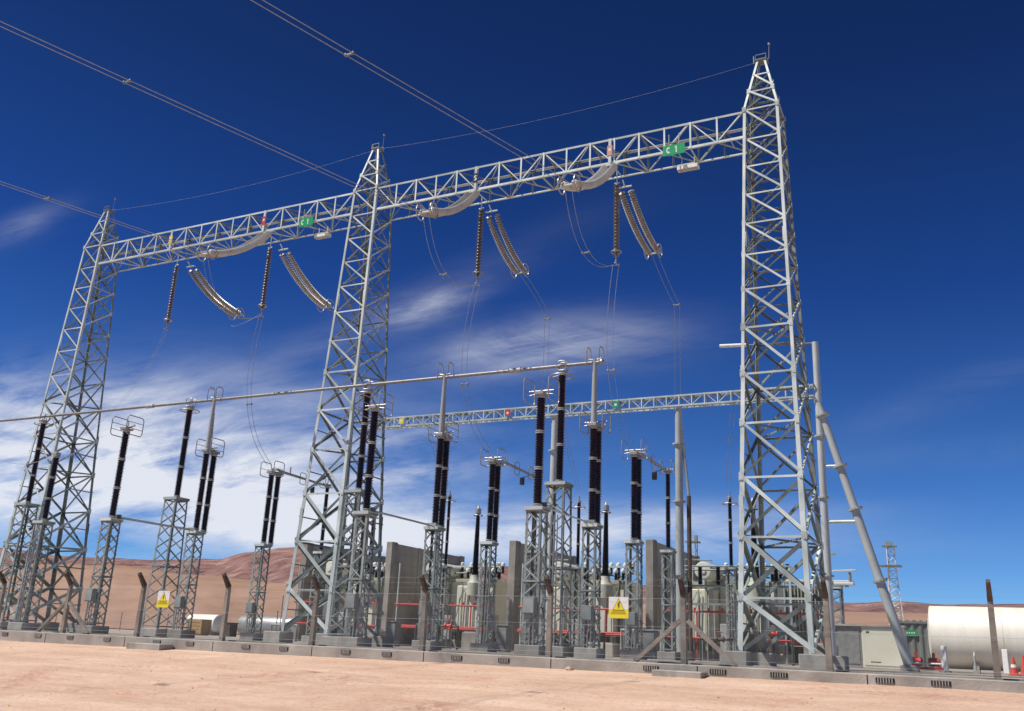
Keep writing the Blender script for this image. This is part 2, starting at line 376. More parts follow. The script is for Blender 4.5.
def hill(name,tab,Y0,Y1,m,amp,seed,n=420,rows=40):
    us=rng(-3,2,n); vs=[]; 
    for j in range(rows):
        t=j/(rows-1); Y=Y0+(Y1-Y0)*t
        for u_ in us:
            top=interp(tab,u_)*Y1
            k=t**1.25
            rid=fbm(u_*9+seed,t*2.2+seed,6); rid2=fbm(u_*34+seed,t*6,4)
            z=top*k+ (rid*amp+rid2*amp*.35)*Y1*.012*math.sin(PI*min(1,t*1.02))**.7
            if j==rows-1: z=top+rid2*amp*Y1*.0008
            vs.append((u_*Y,Y,max(z,-2)))
    for u_ in us: vs.append((u_*Y1*1.1,Y1*1.1,-5))
    rows+=1
    fs=[(j*n+i,j*n+i+1,(j+1)*n+i+1,(j+1)*n+i) for j in range(rows-1) for i in range(n-1)]
    b=MB(); b.add(vs,fs); me=b.mesh(name,m)
    for p in me.polygons: p.use_smooth=True
    return tag(link(name,me),kind='structure')
hill('brown_hills',NEAR,420,1500,M['hill_near'],.35,3)
hill('red_mountains',SKYL,1800,4200,M['hill_far'],1.0,11)

# pebbles on the sand
pb=MB()
for k in range(1100):
    x=random.uniform(-40,6); y=random.uniform(9,23.5); r=random.choice([.01,.014,.018,.03])*random.uniform(.7,1.3)
    z=sand_z(x,y)
    vs=[(x+r*a*random.uniform(.7,1.2),y+r*b_*random.uniform(.7,1.2),z+r*.6*c) for a,b_,c in ((1,0,0),(0,1,0),(-1,0,0),(0,-1,0),(0,0,1.1),(0,0,-1))]
    pb.add(vs,[(0,1,4),(1,2,4),(2,3,4),(3,0,4),(1,0,5),(2,1,5),(3,2,5),(0,3,5)])
tag(pb.build('pebbles',M['rock']),'small pebbles scattered over the sand','pebbles',kind='stuff')

# ------------------------------------------------------------------ plinth, slabs, drains
YP=23.8
pl=thing('concrete_plinth',(0,YP,0),'long low grey concrete plinth with drain slots under the fence','plinth')
body=MB(); body.prism(V((-70,0,0)),V((26,0,0)),[(0,-.9),(.42,-.9),(.42,-.012),(.40,0),(.02,0),(0,-.02)],V((0,1,0)),V((0,0,1)))
body.build('kerb_beam',M['conc'],pl)
for k in range(22):
    xj=-62+k*3.95; MB().box(xj-.012,xj+.012,-.0035,.03,-.5,-.022).build('expansion_joint',M['shadow'],pl)
cap=MB(); cap.box(-70,26,.424,.9,-.5,.035); cap.build('back_slab',M['conc'],pl)
U_SL=[-1.3693,-1.2935,-1.2236,-1.1465,-1.0482,-.9862,-.8875,-.824,-.7264,-.6655,-.5678,-.5061,-.3314,-.2598,-.1985,-.0997,-.0511]
for i,us in enumerate(U_SL):
    x=us*YP; d=MB(); wd=.17 if x<-12 else .20
    d.box(x-wd,x+wd,-.012,.03,-.185,-.075); o=d.build('drain_slot',M['shadow'],pl)
    g=MB()
    for k in range(6): xx=x-wd+.05+k*(2*wd-.1)/5; g.box(xx-.014,xx+.014,-.022,-.0125,-.183,-.077)
    g.build('drain_grille',M['conc_foot'],o)
for (x,w_,lab) in ((-24.9,.75,'low grey concrete slab against the plinth below the left warning sign'),(-7.05,.62,'small grey concrete slab against the plinth below the braced right post')):
    z=-.30 if x<-20 else -.27
    t=thing('concrete_slab',(x,YP-.32,z-.03),lab,'slab')
    MB().cbox(-w_,w_,-.3,.3,-.15,.15,.02).build('slab_top',M['conc'],t)
    MB().box(-w_+.08,w_-.08,-.26,.26,-.35,-.152).build('slab_base',M['conc_foot'],t)
rk=MB()
rk.lathe([(.02,0),(.09,.02),(.12,.06),(.08,.11),(.02,.13)],(-10.05,YP-.16,-.32),(0.1,0,1),7)
tag(rk.build('stone',M['rock']),'pale stone lying against the plinth beside a drain slot','stone')

# ------------------------------------------------------------------ fence
YF=24.02
fence=thing('chain_link_fence',(0,YF,.035),'chain link fence on bent concrete posts standing along the plinth','fence')
PX=[-44.7,-41.0,-37.3,-33.5,-29.83,-26.17,-22.35,-18.75,-14.8,-10.82,-7.09,-3.59,-.08,3.6,7.3]
for i,x in enumerate(PX):
    lean=random.uniform(-.012,.012)
    p=MB(); 
    p.tube([(x,0,-.1),(x+lean,0,1.50)],.001,4)
    p=MB(); p.add([(x-.075,-.07,-.1),(x+.075,-.07,-.1),(x+.075,.07,-.1),(x-.075,.07,-.1),
                   (x-.06+lean,-.055,1.62),(x+.06+lean,-.055,1.62),(x+.06+lean,.06,1.70),(x-.06+lean,.06,1.70)],
                  [(0,3,2,1),(4,5,6,7),(0,1,5,4),(1,2,6,5),(2,3,7,6),(3,0,4,7)])
    po=p.build('fence_post',M['post'],fence)
    a=MB(); xl=x+lean
    a.add([(xl-.06,-.0545,1.622),(xl+.06,-.0545,1.622),(xl+.06,.0595,1.702),(xl-.06,.0595,1.702),
           (xl-.045,-.34,2.02),(xl+.045,-.34,2.02),(xl+.045,-.26,2.09),(xl-.045,-.26,2.09)],
          [(0,3,2,1),(4,5,6,7),(0,1,5,4),(1,2,6,5),(2,3,7,6),(3,0,4,7)])
    a.build('post_arm',M['post_top'],po)
for x in (-29.83,-7.09):
    for s_ in (-1,1):
        b=MB(); b.bar((x+s_*.10,.0,1.02),(x+s_*1.30,.0,-.02),.11,.10); b.build('brace',M['post'],fence)
wires=MB()
for z,y in ((.12,-.10),(.85,-.10),(1.55,-.095)):
    for a,b_ in zip(PX,PX[1:]): wires.tube(cat_curve((a,y,z),(b_,y,z),.015,6),.0028,4,cap=False)
wires.build('tension_wire',M['cable'],fence)
for z,y in ((1.72,-.115),(1.86,-.235),(2.0,-.35)):
    b=MB()
    for a,b_ in zip(PX,PX[1:]): b.tube(cat_curve((a,y,z),(b_,y,z),.015,6),.0013,4,cap=False)
    b.build('barbed_wire',M['galv_dark'],fence)
# woven mesh material
mm=bpy.data.materials.new('chain_link_mesh'); mm.use_nodes=True; nt=mm.node_tree; Nn=nt.nodes; Ll=nt.links
for n in list(Nn): Nn.remove(n)
out=Nn.new('ShaderNodeOutputMaterial'); mx=Nn.new('ShaderNodeMixShader'); tp=Nn.new('ShaderNodeBsdfTransparent'); pr=Nn.new('ShaderNodeBsdfPrincipled')
pr.inputs['Base Color'].default_value=(.33,.33,.31,1); pr.inputs['Roughness'].default_value=.5; pr.inputs['Metallic'].default_value=.3
tcn=Nn.new('ShaderNodeTexCoord'); sp=Nn.new('ShaderNodeSeparateXYZ'); Ll.new(tcn.outputs['Object'],sp.inputs[0])
def m2(op,a,b=None):
    n=Nn.new('ShaderNodeMath'); n.operation=op
    for i,x in enumerate((a,b)):
        if x is None: continue
        if isinstance(x,(int,float)): n.inputs[i].default_value=x
        else: Ll.new(x,n.inputs[i])
    return n.outputs[0]
P=.05
fa=m2('FRACT',m2('DIVIDE',m2('ADD',sp.outputs[0],sp.outputs[2]),P)); fb=m2('FRACT',m2('DIVIDE',m2('SUBTRACT',sp.outputs[0],sp.outputs[2]),P))
wf=m2('MAXIMUM',m2('LESS_THAN',fa,.045),m2('LESS_THAN',fb,.045))
Ll.new(wf,mx.inputs[0]); Ll.new(tp.outputs[0],mx.inputs[1]); Ll.new(pr.outputs[0],mx.inputs[2]); Ll.new(mx.outputs[0],out.inputs[0])
mesh=MB(); mesh.add([(PX[0],-.088,.02),(PX[-1],-.088,.02),(PX[-1],-.088,1.56),(PX[0],-.088,1.56)],[(0,1,2,3)])
mesh.build('wire_mesh',mm,fence)

def warning_sign(x,z,lab,s=.66):
    t=thing('warning_sign',(x,YF-.125,z),lab,'sign','yellow electric hazard signs wired to the fence')
    MB().box(-s/2,s/2,-.004,.004,-s/2,s/2).build('sign_plate',M['yellow'],t)
    b=MB(); 
    b.add([(-s*.5,-.0062,-s*.08),(s*.5,-.0062,-s*.08),(s*.5,-.0062,s*.5),(-s*.5,-.0062,s*.5)],[(0,1,2,3)])
    b.build('white_field',M['white'],t)
    b=MB(); b.add([(-s*.31,-.009,-s*.13),(s*.31,-.009,-s*.13),(0,-.009,s*.45)],[(0,1,2)]); b.build('triangle_border',M['sign_dark'],t)
    b=MB(); b.add([(-s*.275,-.012,-s*.105),(s*.275,-.012,-s*.105),(0,-.012,s*.40)],[(0,1,2)]); b.build('triangle',M['yellow'],t)
    b=MB(); y=-.015
    b.add([(.02*s,y,.28*s),(-.07*s,y,.10*s),(-.005*s,y,.11*s),(.03*s,y,.13*s),(.09*s,y,.27*s)],[(0,1,2,3,4)])
    b.add([(-.005*s,y-.001,.12*s),(.05*s,y-.001,.13*s),(.02*s,y-.001,.02*s),(.05*s,y-.001,.03*s),(-.01*s,y-.001,-.08*s),(-.035*s,y-.001,.015*s),(-.01*s,y-.001,.02*s)],[(0,1,3,2,6,5),(2,3,4)])
    b.build('lightning_bolt',M['sign_dark'],t)
    b=MB()
    random.seed(int(x*10))
    for (zz,wd) in ((-.19,.36),(-.27,.40),):
        xx=-wd
        while xx<wd-.03:
            w_=random.uniform(.03,.06); b.box(s*xx,s*(xx+w_),-.0105,-.0085,s*(zz-.025),s*(zz+.025)); xx+=w_+.018
    b.build('lettering',M['sign_grey'],t)
    random.seed(5)
warning_sign(-25.05,1.25,'yellow triangle warning sign on the left of the fence before the brown hills',.54)
warning_sign(-8.80,1.33,'yellow triangle warning sign on the fence before the transformers',.54)

# ------------------------------------------------------------------ lattice towers
NZ=[.42,2.05,3.95,5.9,7.75,9.5,11.2,12.65,14.0,15.25,16.45,17.62,18.80,20.05]
def hx(z): return 1.16+(.655-1.16)*min(1,z/18.8) if z<=20.1 else .655+(.17-.655)*(z-20.1)/2.3
def hy(z): return 1.78+(.63-1.78)*min(1,z/18.8) if z<=20.1 else .63+(.17-.63)*(z-20.1)/2.3
def corner(z,sx,sy): return V((sx*hx(z),sy*hy(z),z))
def tower_meshes():
    legs=[]
    for sx in (-1,1):
        for sy in (-1,1):
            b=MB(); zs=[.40,9.5,20.1,22.4]
            for z0,z1,s_ in ((.40,5.9,.16),(5.9,9.5,.135),(9.5,20.1,.105),(20.1,22.4,.08)):
                b.angle(corner(z0,sx,sy),corner(z1,sx,sy),s_,.022,(-sx,0,0),(0,-sy,0))
            # splice plates
            for z in (5.0,9.5,14.6):
                c=corner(z,sx,sy); b.box(*sorted((c.x+sx*.012,c.x-sx*.13)),*sorted((c.y+sy*.018,c.y+sy*.003)),z-.28,z+.28)
            legs.append(b.mesh('tower_leg',M['galv'] if sy<0 else M['galv_dark']))  # rear legs take the darker steel as painted shade
    nodes=NZ+[20.9,21.7]
    diag=[]; hor=[]; gus=[]; dia=[]
    faces=[('f',(-1,-1),(1,-1),V((0,-1,0))),('b',(1,1),(-1,1),V((0,1,0))),('r',(1,-1),(1,1),V((1,0,0))),('l',(-1,1),(-1,-1),V((-1,0,0)))]
    for nm,A,B,nrm in faces:
        for i,z in enumerate(nodes):
            a=corner(z,*A); b=corner(z,*B); s_=.07 if z<12 else .055
            bright=M['galv'] if nm in 'fr' else M['galv_dark']  # back and left faces have shade put into their steel colour
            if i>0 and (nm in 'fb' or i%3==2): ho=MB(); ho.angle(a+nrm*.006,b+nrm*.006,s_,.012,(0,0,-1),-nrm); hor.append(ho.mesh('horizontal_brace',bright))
            if i<len(nodes)-1:
                a1=corner(nodes[i+1],*A); b1=corner(nodes[i+1],*B); s2=(.15 if z<3 else .12 if z<5 else .09) if z<12 else .065
                off=nrm*.02
                p,q,p2,q2=(a1,b,a,b1) if nm in 'fb' else (a,b1,a1,b)
                if nm=='l': p,q,p2,q2=p2,q2,p,q
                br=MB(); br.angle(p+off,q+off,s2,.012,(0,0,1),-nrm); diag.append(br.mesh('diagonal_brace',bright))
                br=MB(); br.angle(p2-nrm*.03,q2-nrm*.03,s2*.9,.012,(0,0,-1),-nrm); diag.append(br.mesh('diagonal_brace',M['galv_shade'] if nm in 'fb' else M['galv_dark']))  # inner diagonals: shade painted in with darker steel
                if nm in 'rl' and z<9:
                    br=MB(); p=(a+b)/2; q=(a1+b+a+b1)/4
                    br.angle(a.lerp(b1,.5)+nrm*.05,b.lerp(b1,.5)+nrm*.05,.05,.01,(0,0,1),-nrm); diag.append(br.mesh('diagonal_brace',M['galv_dark']))
            g=.13 if z<12 else .10
            if i in (0,len(nodes)-1) or nm=='b': continue
            for c,dirx in ((a,(b-a).normalized()),(b,(a-b).normalized())):
                gs=MB(); o=c+nrm*.034; d2=V((0,0,1))
                vs=[o-dirx*.02-d2*g,o+dirx*g*.7-d2*g*.9,o+dirx*g*1.3,o+dirx*g*.7+d2*g*.9,o-dirx*.02+d2*g]
                vs2=[p-nrm*.010 for p in vs]
                gs.add(vs+vs2,[(0,1,2,3,4),(9,8,7,6,5)]+[(k,(k+1)%5,(k+1)%5+5,k+5) for k in range(5)])
                gus.append(gs.mesh('gusset_plate',M['galv']))
    for z in (3.95,7.75,11.2,15.25,18.80,20.05):
        dm=MB(); dm.angle(corner(z,-1,-1),corner(z,1,1),.07,.01,(0,0,1),(1,-1,0)); dm.angle(corner(z-.02,1,-1),corner(z-.02,-1,1),.07,.01,(0,0,-1),(1,1,0)); dia.append(dm.mesh('diaphragm',M['galv_dark']))
    return legs, diag, hor, gus[:98], dia
LEG,BRM,HOM,GSM,DMM=tower_meshes()
foot=MB()
foot.cbox(-.42,.42,-.42,.42,-.3,.40,.025); FOOT=foot.mesh('footing',M['conc_foot'])
capm=MB(); capm.box(-.22,.22,-.22,.22,22.4,22.43); capm.tube([(-.2,-.2,22.43),(-.2,-.2,22.62),(.2,-.2,22.62),(.2,-.2,22.43)],.015,5); capm.tube([(-.2,.2,22.43),(-.2,.2,22.6),(.2,.2,22.6),(.2,.2,22.43)],.015,5); capm.tube([(-.3,0,22.40),(-.3,0,22.72)],.03,6)
CAP=capm.mesh('tower_cap',M['galv_dark'])
rod=MB(); rod.tube([(-.3,0,22.40),(-.02,0,22.5),(.0,0,23.1)],[.02,.016,.010],6); rod.lathe([(.01,0),(.05,.03),(.05,.08),(.01,.1)],(0,0,23.08)); ROD=rod.mesh('lightning_rod',M['alu'])
YG=32.05
TW=[(-6.1,'tall lattice gantry tower at the right, nearest and largest of the three','right'),
    (-24.1,'middle lattice gantry tower between the two green marked beams','middle'),
    (-42.1,'left end lattice gantry tower cut by the photo edge','left')]
for x,lab,k in TW:
    t=thing('lattice_tower',(x,YG,0),lab,'lattice tower','lattice towers of the tall gantry')
    for m in LEG: link('tower_leg',m,t)
    for m in BRM: link('diagonal_brace',m,t)
    for m in HOM: link('horizontal_brace',m,t)
    for m in GSM: link('gusset_plate',m,t)
    for m in DMM: link('diaphragm',m,t)
    link('tower_cap',CAP,t)
    r=link('lightning_rod',ROD,t,(.30,0,0))
    for sx in (-1,1):
        for sy in (-1,1): link('footing',FOOT,t,(sx*1.18,sy*1.79,0))

# ------------------------------------------------------------------ box truss beams
def truss(name,x0,x1,y0,y1,z0,z1,p,ch,br_,mats,lab,cat,group,bottom_half=True):
    t=thing(name,(x0,(y0+y1)/2,z0),lab,cat,group); ox,oy,oz=x0,(y0+y1)/2,z0
    n=max(1,round((x1-x0)/p)); p=(x1-x0)/n; l=x1-x0; ya=y0-oy; yb=y1-oy; zt=z1-z0
    for (y,z,dy,dz) in ((ya,0,1,1),(yb,0,-1,1),(ya,zt,1,-1),(yb,zt,-1,-1)):
        b=MB(); b.angle((0,y,z),(l,y,z),ch,.014,(0,dy,0),(0,0,dz)); b.build('chord',mats[0],t)
    fr=MB(); bo=MB(); bk=MB(); tp_=MB()
    for i in range(n+1):
        x=i*p
        if 0<i<n:
            fr.angle((x,ya-.008,0),(x,ya-.008,zt),br_*1.05,.01,(1,0,0),(0,1,0))
            bk.angle((x,yb+.008,0),(x,yb+.008,zt),br_,.01,(1,0,0),(0,-1,0))
        if i<n:
            a,b=(0,zt) if i%2 else (zt,0)
            fr.angle((x,ya+.02,a),(x+p,ya+.02,b),br_*.62,.008,(0,0,1),(0,1,0))
            bk.angle((x,yb-.02,b),(x+p,yb-.02,a),br_*.7,.008,(0,0,1),(0,-1,0))
            ya2,yb2=(ya,yb) if i%2 else (yb,ya)
            bo.angle((x,ya2,.018),(x+p,yb2,.018),br_*.65,.008,(0,1,0),(0,0,1))
            tp_.angle((x,yb2,zt-.02),(x+p,ya2,zt-.02),br_*.85,.008,(0,1,0),(0,0,-1))
            bo.angle((x+p/2,ya,-.008),(x+p/2,(ya+yb)/2,-.008),br_*.7,.008,(1,0,0),(0,0,1)) if bottom_half and i%2 else None
        if 0<i<n and i%2==0 or not bottom_half:
            bo.angle((x,ya,-.008),(x,yb,-.008),br_,.008,(1,0,0),(0,0,1)); tp_.angle((x,ya,zt+.006),(x,yb,zt+.006),br_,.008,(1,0,0),(0,0,-1))
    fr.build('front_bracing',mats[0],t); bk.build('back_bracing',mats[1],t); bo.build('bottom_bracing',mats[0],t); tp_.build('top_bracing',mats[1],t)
    return t
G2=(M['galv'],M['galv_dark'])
truss('lattice_beam',-23.44,-6.76,31.42,32.68,18.87,20.0,1.05,.085,.065,G2,'tall gantry lattice beam from the middle tower to the right tower','lattice beam','lattice beams of the tall gantry')
truss('lattice_beam',-41.44,-24.76,31.42,32.68,18.87,20.0,1.05,.085,.065,G2,'tall gantry lattice beam from the left tower to the middle tower','lattice beam','lattice beams of the tall gantry')

# signs on the beams
def letters(word,x0,z0,s,y,m,parent,t_=.17):
    b=MB(); cx=x0; th_=s*t_
    for ch in word:
        if ch==' ': cx+=s*.35; continue
        def arc(cx_,cz,rx,rz_,a0,a1,n=10):
            for k in range(n):
                A=math.radians(a0+(a1-a0)*k/n); B=math.radians(a0+(a1-a0)*(k+1)/n)
                ri=lambda a,f_: (cx_+rx*f_*math.cos(a),y,cz+rz_*f_*math.sin(a))
                fo=1; fi=1-th_/min(rx,rz_)
                b.add([ri(A,fo),ri(B,fo),ri(B,fi),ri(A,fi)],[(0,1,2,3)])
        if ch=='C': arc(cx+s*.33,z0+s*.5,s*.33,s*.5,50,310); cx+=s*.85
        if ch=='1':
            b.add([(cx+s*.2,y,z0),(cx+s*.2+th_,y,z0),(cx+s*.2+th_,y,z0+s),(cx+s*.2,y,z0+s)],[(0,1,2,3)])
            b.add([(cx,y,z0+s*.72),(cx+s*.2,y,z0+s*.80),(cx+s*.2,y,z0+s),(cx+s*.14,y,z0+s*.92)],[(0,1,2,3)]); cx+=s*.6
        if ch=='S':
            arc(cx+s*.28,z0+s*.73,s*.26,s*.26,20,270); arc(cx+s*.28,z0+s*.27,s*.26,s*.27,-160,90); cx+=s*.7
    return b.build('lettering',m,parent)
for x,lab in ((-9.45,'green C 1 plate on the right gantry beam near the tall tower'),(-27.3,'green C 1 plate on the left gantry beam beside the middle tower')):
    t=thing('circuit_sign',(x,31.34,18.9),lab,'sign','green C 1 circuit plates on the beams')
    wd=.44 if x>-10 else .40
    MB().box(-wd,wd,-.006,.006,-.22,.22).build('sign_plate',M['green_sign'],t)
    letters('C 1',-.30,-.13,.27,-.009,M['white'],t)
    MB().bar((-.2,.03,-.25),(-.2,.03,.7),.03).bar((.2,.03,-.25),(.2,.03,.7),.03).build('sign_bracket',M['galv_dark'],t)
for x,lab in ((-9.1,'white floodlight housing under the right green C 1 plate'),(-26.85,'white floodlight housing under the left green C 1 plate')):
    t=thing('floodlight',(x,32.1,18.42),lab,'floodlight','white floodlights slung under the beams')
    b=MB(); b.cbox(-.42,.42,-.14,.14,-.07,.09,.03); b.build('housing',M['white'],t)
    MB().bar((-.25,0,.085),(-.25,.0,.45),.03).build('bracket',M['galv'],t); MB().bar((.25,0,.085),(.25,0,.45),.03).build('bracket',M['galv'],t)
    MB().box(-.38,.38,-.11,.11,-.078,-.0705).build('lens',M['flange'],t)
for x,mn,lab,ch in ((-12.1,'red_plate','faded red phase plate on the right beam above a string','' ),(-18.25,'black','black S phase plate on the right beam above a string','S'),
                 (-29.95,'red','small red phase plate on the left beam above a string',''),(-36.1,'yellow','small yellow phase plate on the left beam near the left tower','')):
    t=thing('phase_plate',(x,31.34,19.42),lab,'sign','phase plates on the beams')
    MB().box(-.11,.11,-.006,.006,-.22,.22).build('plate',M[mn],t)
    if ch: letters(ch,-.07,-.13,.25,-.009,M['white'],t,.2)
    else: MB().box(-.05,.05,-.0115,-.0085,-.02,.10).build('plate_mark',M['white'],t)
    MB().box(-.06,.06,.0065,.03,-.55,.55).build('plate_bracket',M['galv'],t)

# ------------------------------------------------------------------ insulator strings
def disc_mesh(b,o,ax,r,pitch,n=12):
    b.lathe([(.035,0),(r*.55,.006),(r*.95,.03),(r,.045),(r*.86,.06),(r*.40,.085),(.05,.10),(.05,pitch*.99)],o,ax,n)
def disc_string(path,r,pitch,n=12):
    b=MB(); pts=[V(p) for p in path]; d=[0]
    for a,c in zip(pts,pts[1:]): d.append(d[-1]+(c-a).length)
    s=0; 
    while s+pitch<d[-1]:
        i=max(k for k in range(len(d)-1) if d[k]<=s+1e-9); t=(s-d[i])/(d[i+1]-d[i]); o=pts[i].lerp(pts[i+1],t)
        disc_mesh(b,o,-(pts[i+1]-pts[i]),r,pitch*.9999,n) if False else disc_mesh(b,o,(pts[i+1]-pts[i]),r,pitch,n); s+=pitch
    return b
VX=[-12.04,-18.27,-29.98,-36.15]
names4=['nearest the right tower','second from the right tower','on the left beam near the middle tower','on the left beam near the left tower']
for i,x in enumerate(VX):
    t=thing('suspension_insulator',(x,YG,14.85),'hanging brown disc insulator string '+names4[i],'insulator string','vertical insulator strings under the beams')
    disc_string([(0,0,3.35),(0,0,.28)],.135,.146).build('disc_stack',M['disc_brown'],t,smooth=True)
    b=MB(); b.tube([(0,0,3.33),(0,0,4.02)],.022,6); b.tube([(-.12,0,3.45),(.12,0,3.45)],.02,6); b.tube([(0,-.5,4.02),(0,.5,4.02)],.03,6); b.build('hanger',M['galv'],t)
    b=MB(); b.tube([(.20*math.cos(k*PI/8),.20*math.sin(k*PI/8),.42) for k in range(16)],.022,6,closed=True)
    for a in (0,PI/2,PI,3*PI/2): b.tube([(.20*math.cos(a),.20*math.sin(a),.42),(.06*math.cos(a),.06*math.sin(a),.20)],.012,5)
    b.tube([(0,0,.30),(0,0,-.08)],.035,6); b.tube([(0,-.16,-.08),(0,.16,-.08)],.03,6); b.build('corona_ring',M['alu'],t,smooth=True)
# far-side double tension strings, sagging toward the rear portal
def tension(x,y0,z0,y1,z1,sag,x1,mt_,lab,group,r=.14):
    t=thing('tension_insulator',(x,y0,z0),lab,'insulator string',group)
    for s_ in (-1,1):
        path=bez((s_*.21,0,0),(s_*.21+(x1-x)*.5,(y1-y0)*.46,(z1-z0)*.5-sag),(s_*.21+(x1-x),y1-y0,z1-z0),20)
        disc_string(path[1:],r,.118).build('disc_stack',mt_,t,smooth=True)
        e=path[-1]; d=(path[-1]-path[-2]).normalized()
        b=MB(); up=V((1,0,0)).cross(d).normalized()
        b.tube([e-d*.12+up*(.30*math.cos(k*PI/9))+V((s_*.10+.12*0,0,0))+d*(.30*math.sin(k*PI/9)) for k in range(18)],.028,6,closed=True)
        b.tube([e-d*.1,e+d*.15],.03,6); b.build('corona_ring',M['alu'],t,smooth=True)
    e=V((x1-x,y1-y0,z1-z0)); MB().bar(e+V((-.3,.03,-.02)),e+V((.3,.03,-.02)),.09,.05).build('end_yoke',M['galv'],t); b=MB(); b.bar((-.3,0.02,0),(.3,.02,0),.07,.05)
    b.tube([(0,0,.0),(0,-.25 if y1>y0 else .25,.20)],.03,6)
    b.build('yoke_plate',M['galv'],t)
    return V((x1,y1,z1))
FE=[]
for i,x in enumerate(VX):
    FE.append(tension(x,32.95,18.58,36.8 if i!=1 else 36.1,17.2 if i in(0,3) else 16.9,.62,x,M['disc_grey'],'curved double grey disc string beyond the beam '+names4[i],'curved double strings on the rear side of the beams'))
NE=[]
for i,(x,x1) in enumerate(((-12.04,-12.10),(-18.27,-18.0),(-29.6,-29.2))):
    nm=['nearest the right tower','near the middle of the right beam','under the left beam'][i]
    NE.append(tension(x,31.38,18.80,27.3,15.95,.75,x1,M['disc_pale'],'pale drooping double string '+nm,'pale double strings on the front side of the beams',.15))

def wirething(name,lab,cat,paths,r=.016,group=None,spacers=(),mt_='cable'):
    t=thing(name,paths[0][0],lab,cat,group); o=V(paths[0][0])
    for p in paths:
        b=MB(); b.tube([V(q)-o for q in p],r,6,cap=False); b.build('wire',M[mt_],t,smooth=True)
    for s_ in spacers:
        b=MB(); b.bar(V(s_[0])-o,V(s_[1])-o,.05,.05)
        for e in s_: b.lathe([(.02,-.05),(.045,-.04),(.045,.04),(.02,.05)],V(e)-o,(0,1,0),8)
        b.build('spacer',M['galv_dark'],t)
    return t
def twin(pts,off=.13,ax=(1,0,0)):
    a=V(ax)*off; return [[V(p)-a for p in pts],[V(p)+a for p in pts]]
# incoming line conductors (pass overhead to a pylon behind the viewer)
INC=[((-12.1,27.15,15.9),(-12.7,25.1,16.0),(-16.2,15.5,16.5)),((-18.0,27.15,15.9),(-19.4,24.8,16.05),(-23.8,13.5,16.55)),((-29.2,27.15,15.95),(-30.1,25.1,16.05),(-32.6,19.8,16.35))]
for i,(a,b_,c) in enumerate(INC):
    a,b_,c=V(a),V(b_),V(c); d=(c-b_); e=b_+d*4.2+V((0,0,6.0)); 
    pts=[a]; mid=[]
    for k in range(1,13):
        t=k/12*1.0; p=b_+d*(k/12*4.2); dd=(k/12*4.2); p.z=b_.z+(c.z-b_.z)*dd+.35*max(0,dd-1)**1.5*1.0; pts.append(p)
    pts[0]=a; pts.insert(1,a.lerp(b_,.75)-V((0,0,.02)))
    pts=[p for j,p in enumerate(pts) if not (j==2)] ; pts.insert(2,b_)
    sps=[]
    for k in (3,4,5): q=pts[k]; sps.append((q-V((.13,0,0)),q+V((.13,0,0))))
    wirething('overhead_conductor',['twin overhead line conductor reaching the right end of the right beam','twin overhead line conductor reaching the middle tower','twin overhead line conductor passing the left tower top'][i],'power line',twin(pts),.0125,'twin line conductors coming in overhead',sps)
# shield wires
SW=lambda x:V((x,YG,22.45))
wirething('shield_wire','thin earth wire between the tops of the right and middle towers','wire',[cat_curve(SW(-6.1),SW(-24.1),.40)],.0040,'thin earth wires between the tower tops')
wirething('shield_wire','thin earth wire between the tops of the middle and left towers','wire',[cat_curve(SW(-24.1),SW(-42.1),.40)],.0040,'thin earth wires between the tower tops')

# ------------------------------------------------------------------ equipment supports and columns
_c={}
def lattice_mesh(H,b0,b1,panels,leg=.078,br_=.046):
    key=('lat',H,b0,b1,panels)
    if key in _c: return _c[key]
    c=lambda z,sx,sy: V((sx*(b0+(b1-b0)*z/H)/2,sy*(b0+(b1-b0)*z/H)/2,z))
    legs=[]
    for sx in (-1,1):
        for sy in (-1,1): b=MB(); b.angle(c(.3,sx,sy),c(H,sx,sy),leg,.01,(-sx,0,0),(0,-sy,0)); legs.append(b.mesh('leg',M['galv_mid']))
    br=MB()
    fs=[((-1,-1),(1,-1),V((0,-1,0)),0),((1,-1),(1,1),V((1,0,0)),1),((1,1),(-1,1),V((0,1,0)),1),((-1,1),(-1,-1),V((-1,0,0)),0)]
    for A,B,nr,ph in fs:
        for i in range(panels):
            z0=.4+(H-.5)*i/panels; z1=.4+(H-.5)*(i+1)/panels
            P_,Q=(A,B) if (i+ph)%2 else (B,A)
            br.angle(c(z0,*P_)+nr*.008,c(z1,*Q)+nr*.008,br_,.008,(0,0,1),-nr)
        for z in (.42,H*.5,H-.06): br.angle(c(z,*A)+nr*.018,c(z,*B)+nr*.018,br_*1.2,.008,(0,0,-1),-nr)
    topp=MB(); e=b1/2+.05; topp.box(-e,e,-e,e,H+.001,H+.035)
    topp.box(-e,e,-e-.0,-e+.06,H-.07,H-.001); topp.box(-e,e,e-.06,e,H-.07,H-.001)
    ft=MB(); e=b0/2+.14; ft.cbox(-e,e,-e,e,-.3,.30,.02)
    _c[key]=(legs,br.mesh('bracing',M['galv_mid']),topp.mesh('top_plate',M['galv']),ft.mesh('footing',M['conc_foot'])); return _c[key]
boxm=MB(); boxm.cbox(-.20,.20,-.10,.10,1.15,1.62,.015); BOXM=boxm.mesh('control_box',M['sheet'])
dm_=MB(); dm_.box(-.17,.17,-.112,-.104,1.18,1.58); DOORM=dm_.mesh('box_door',M['galv_dark'])
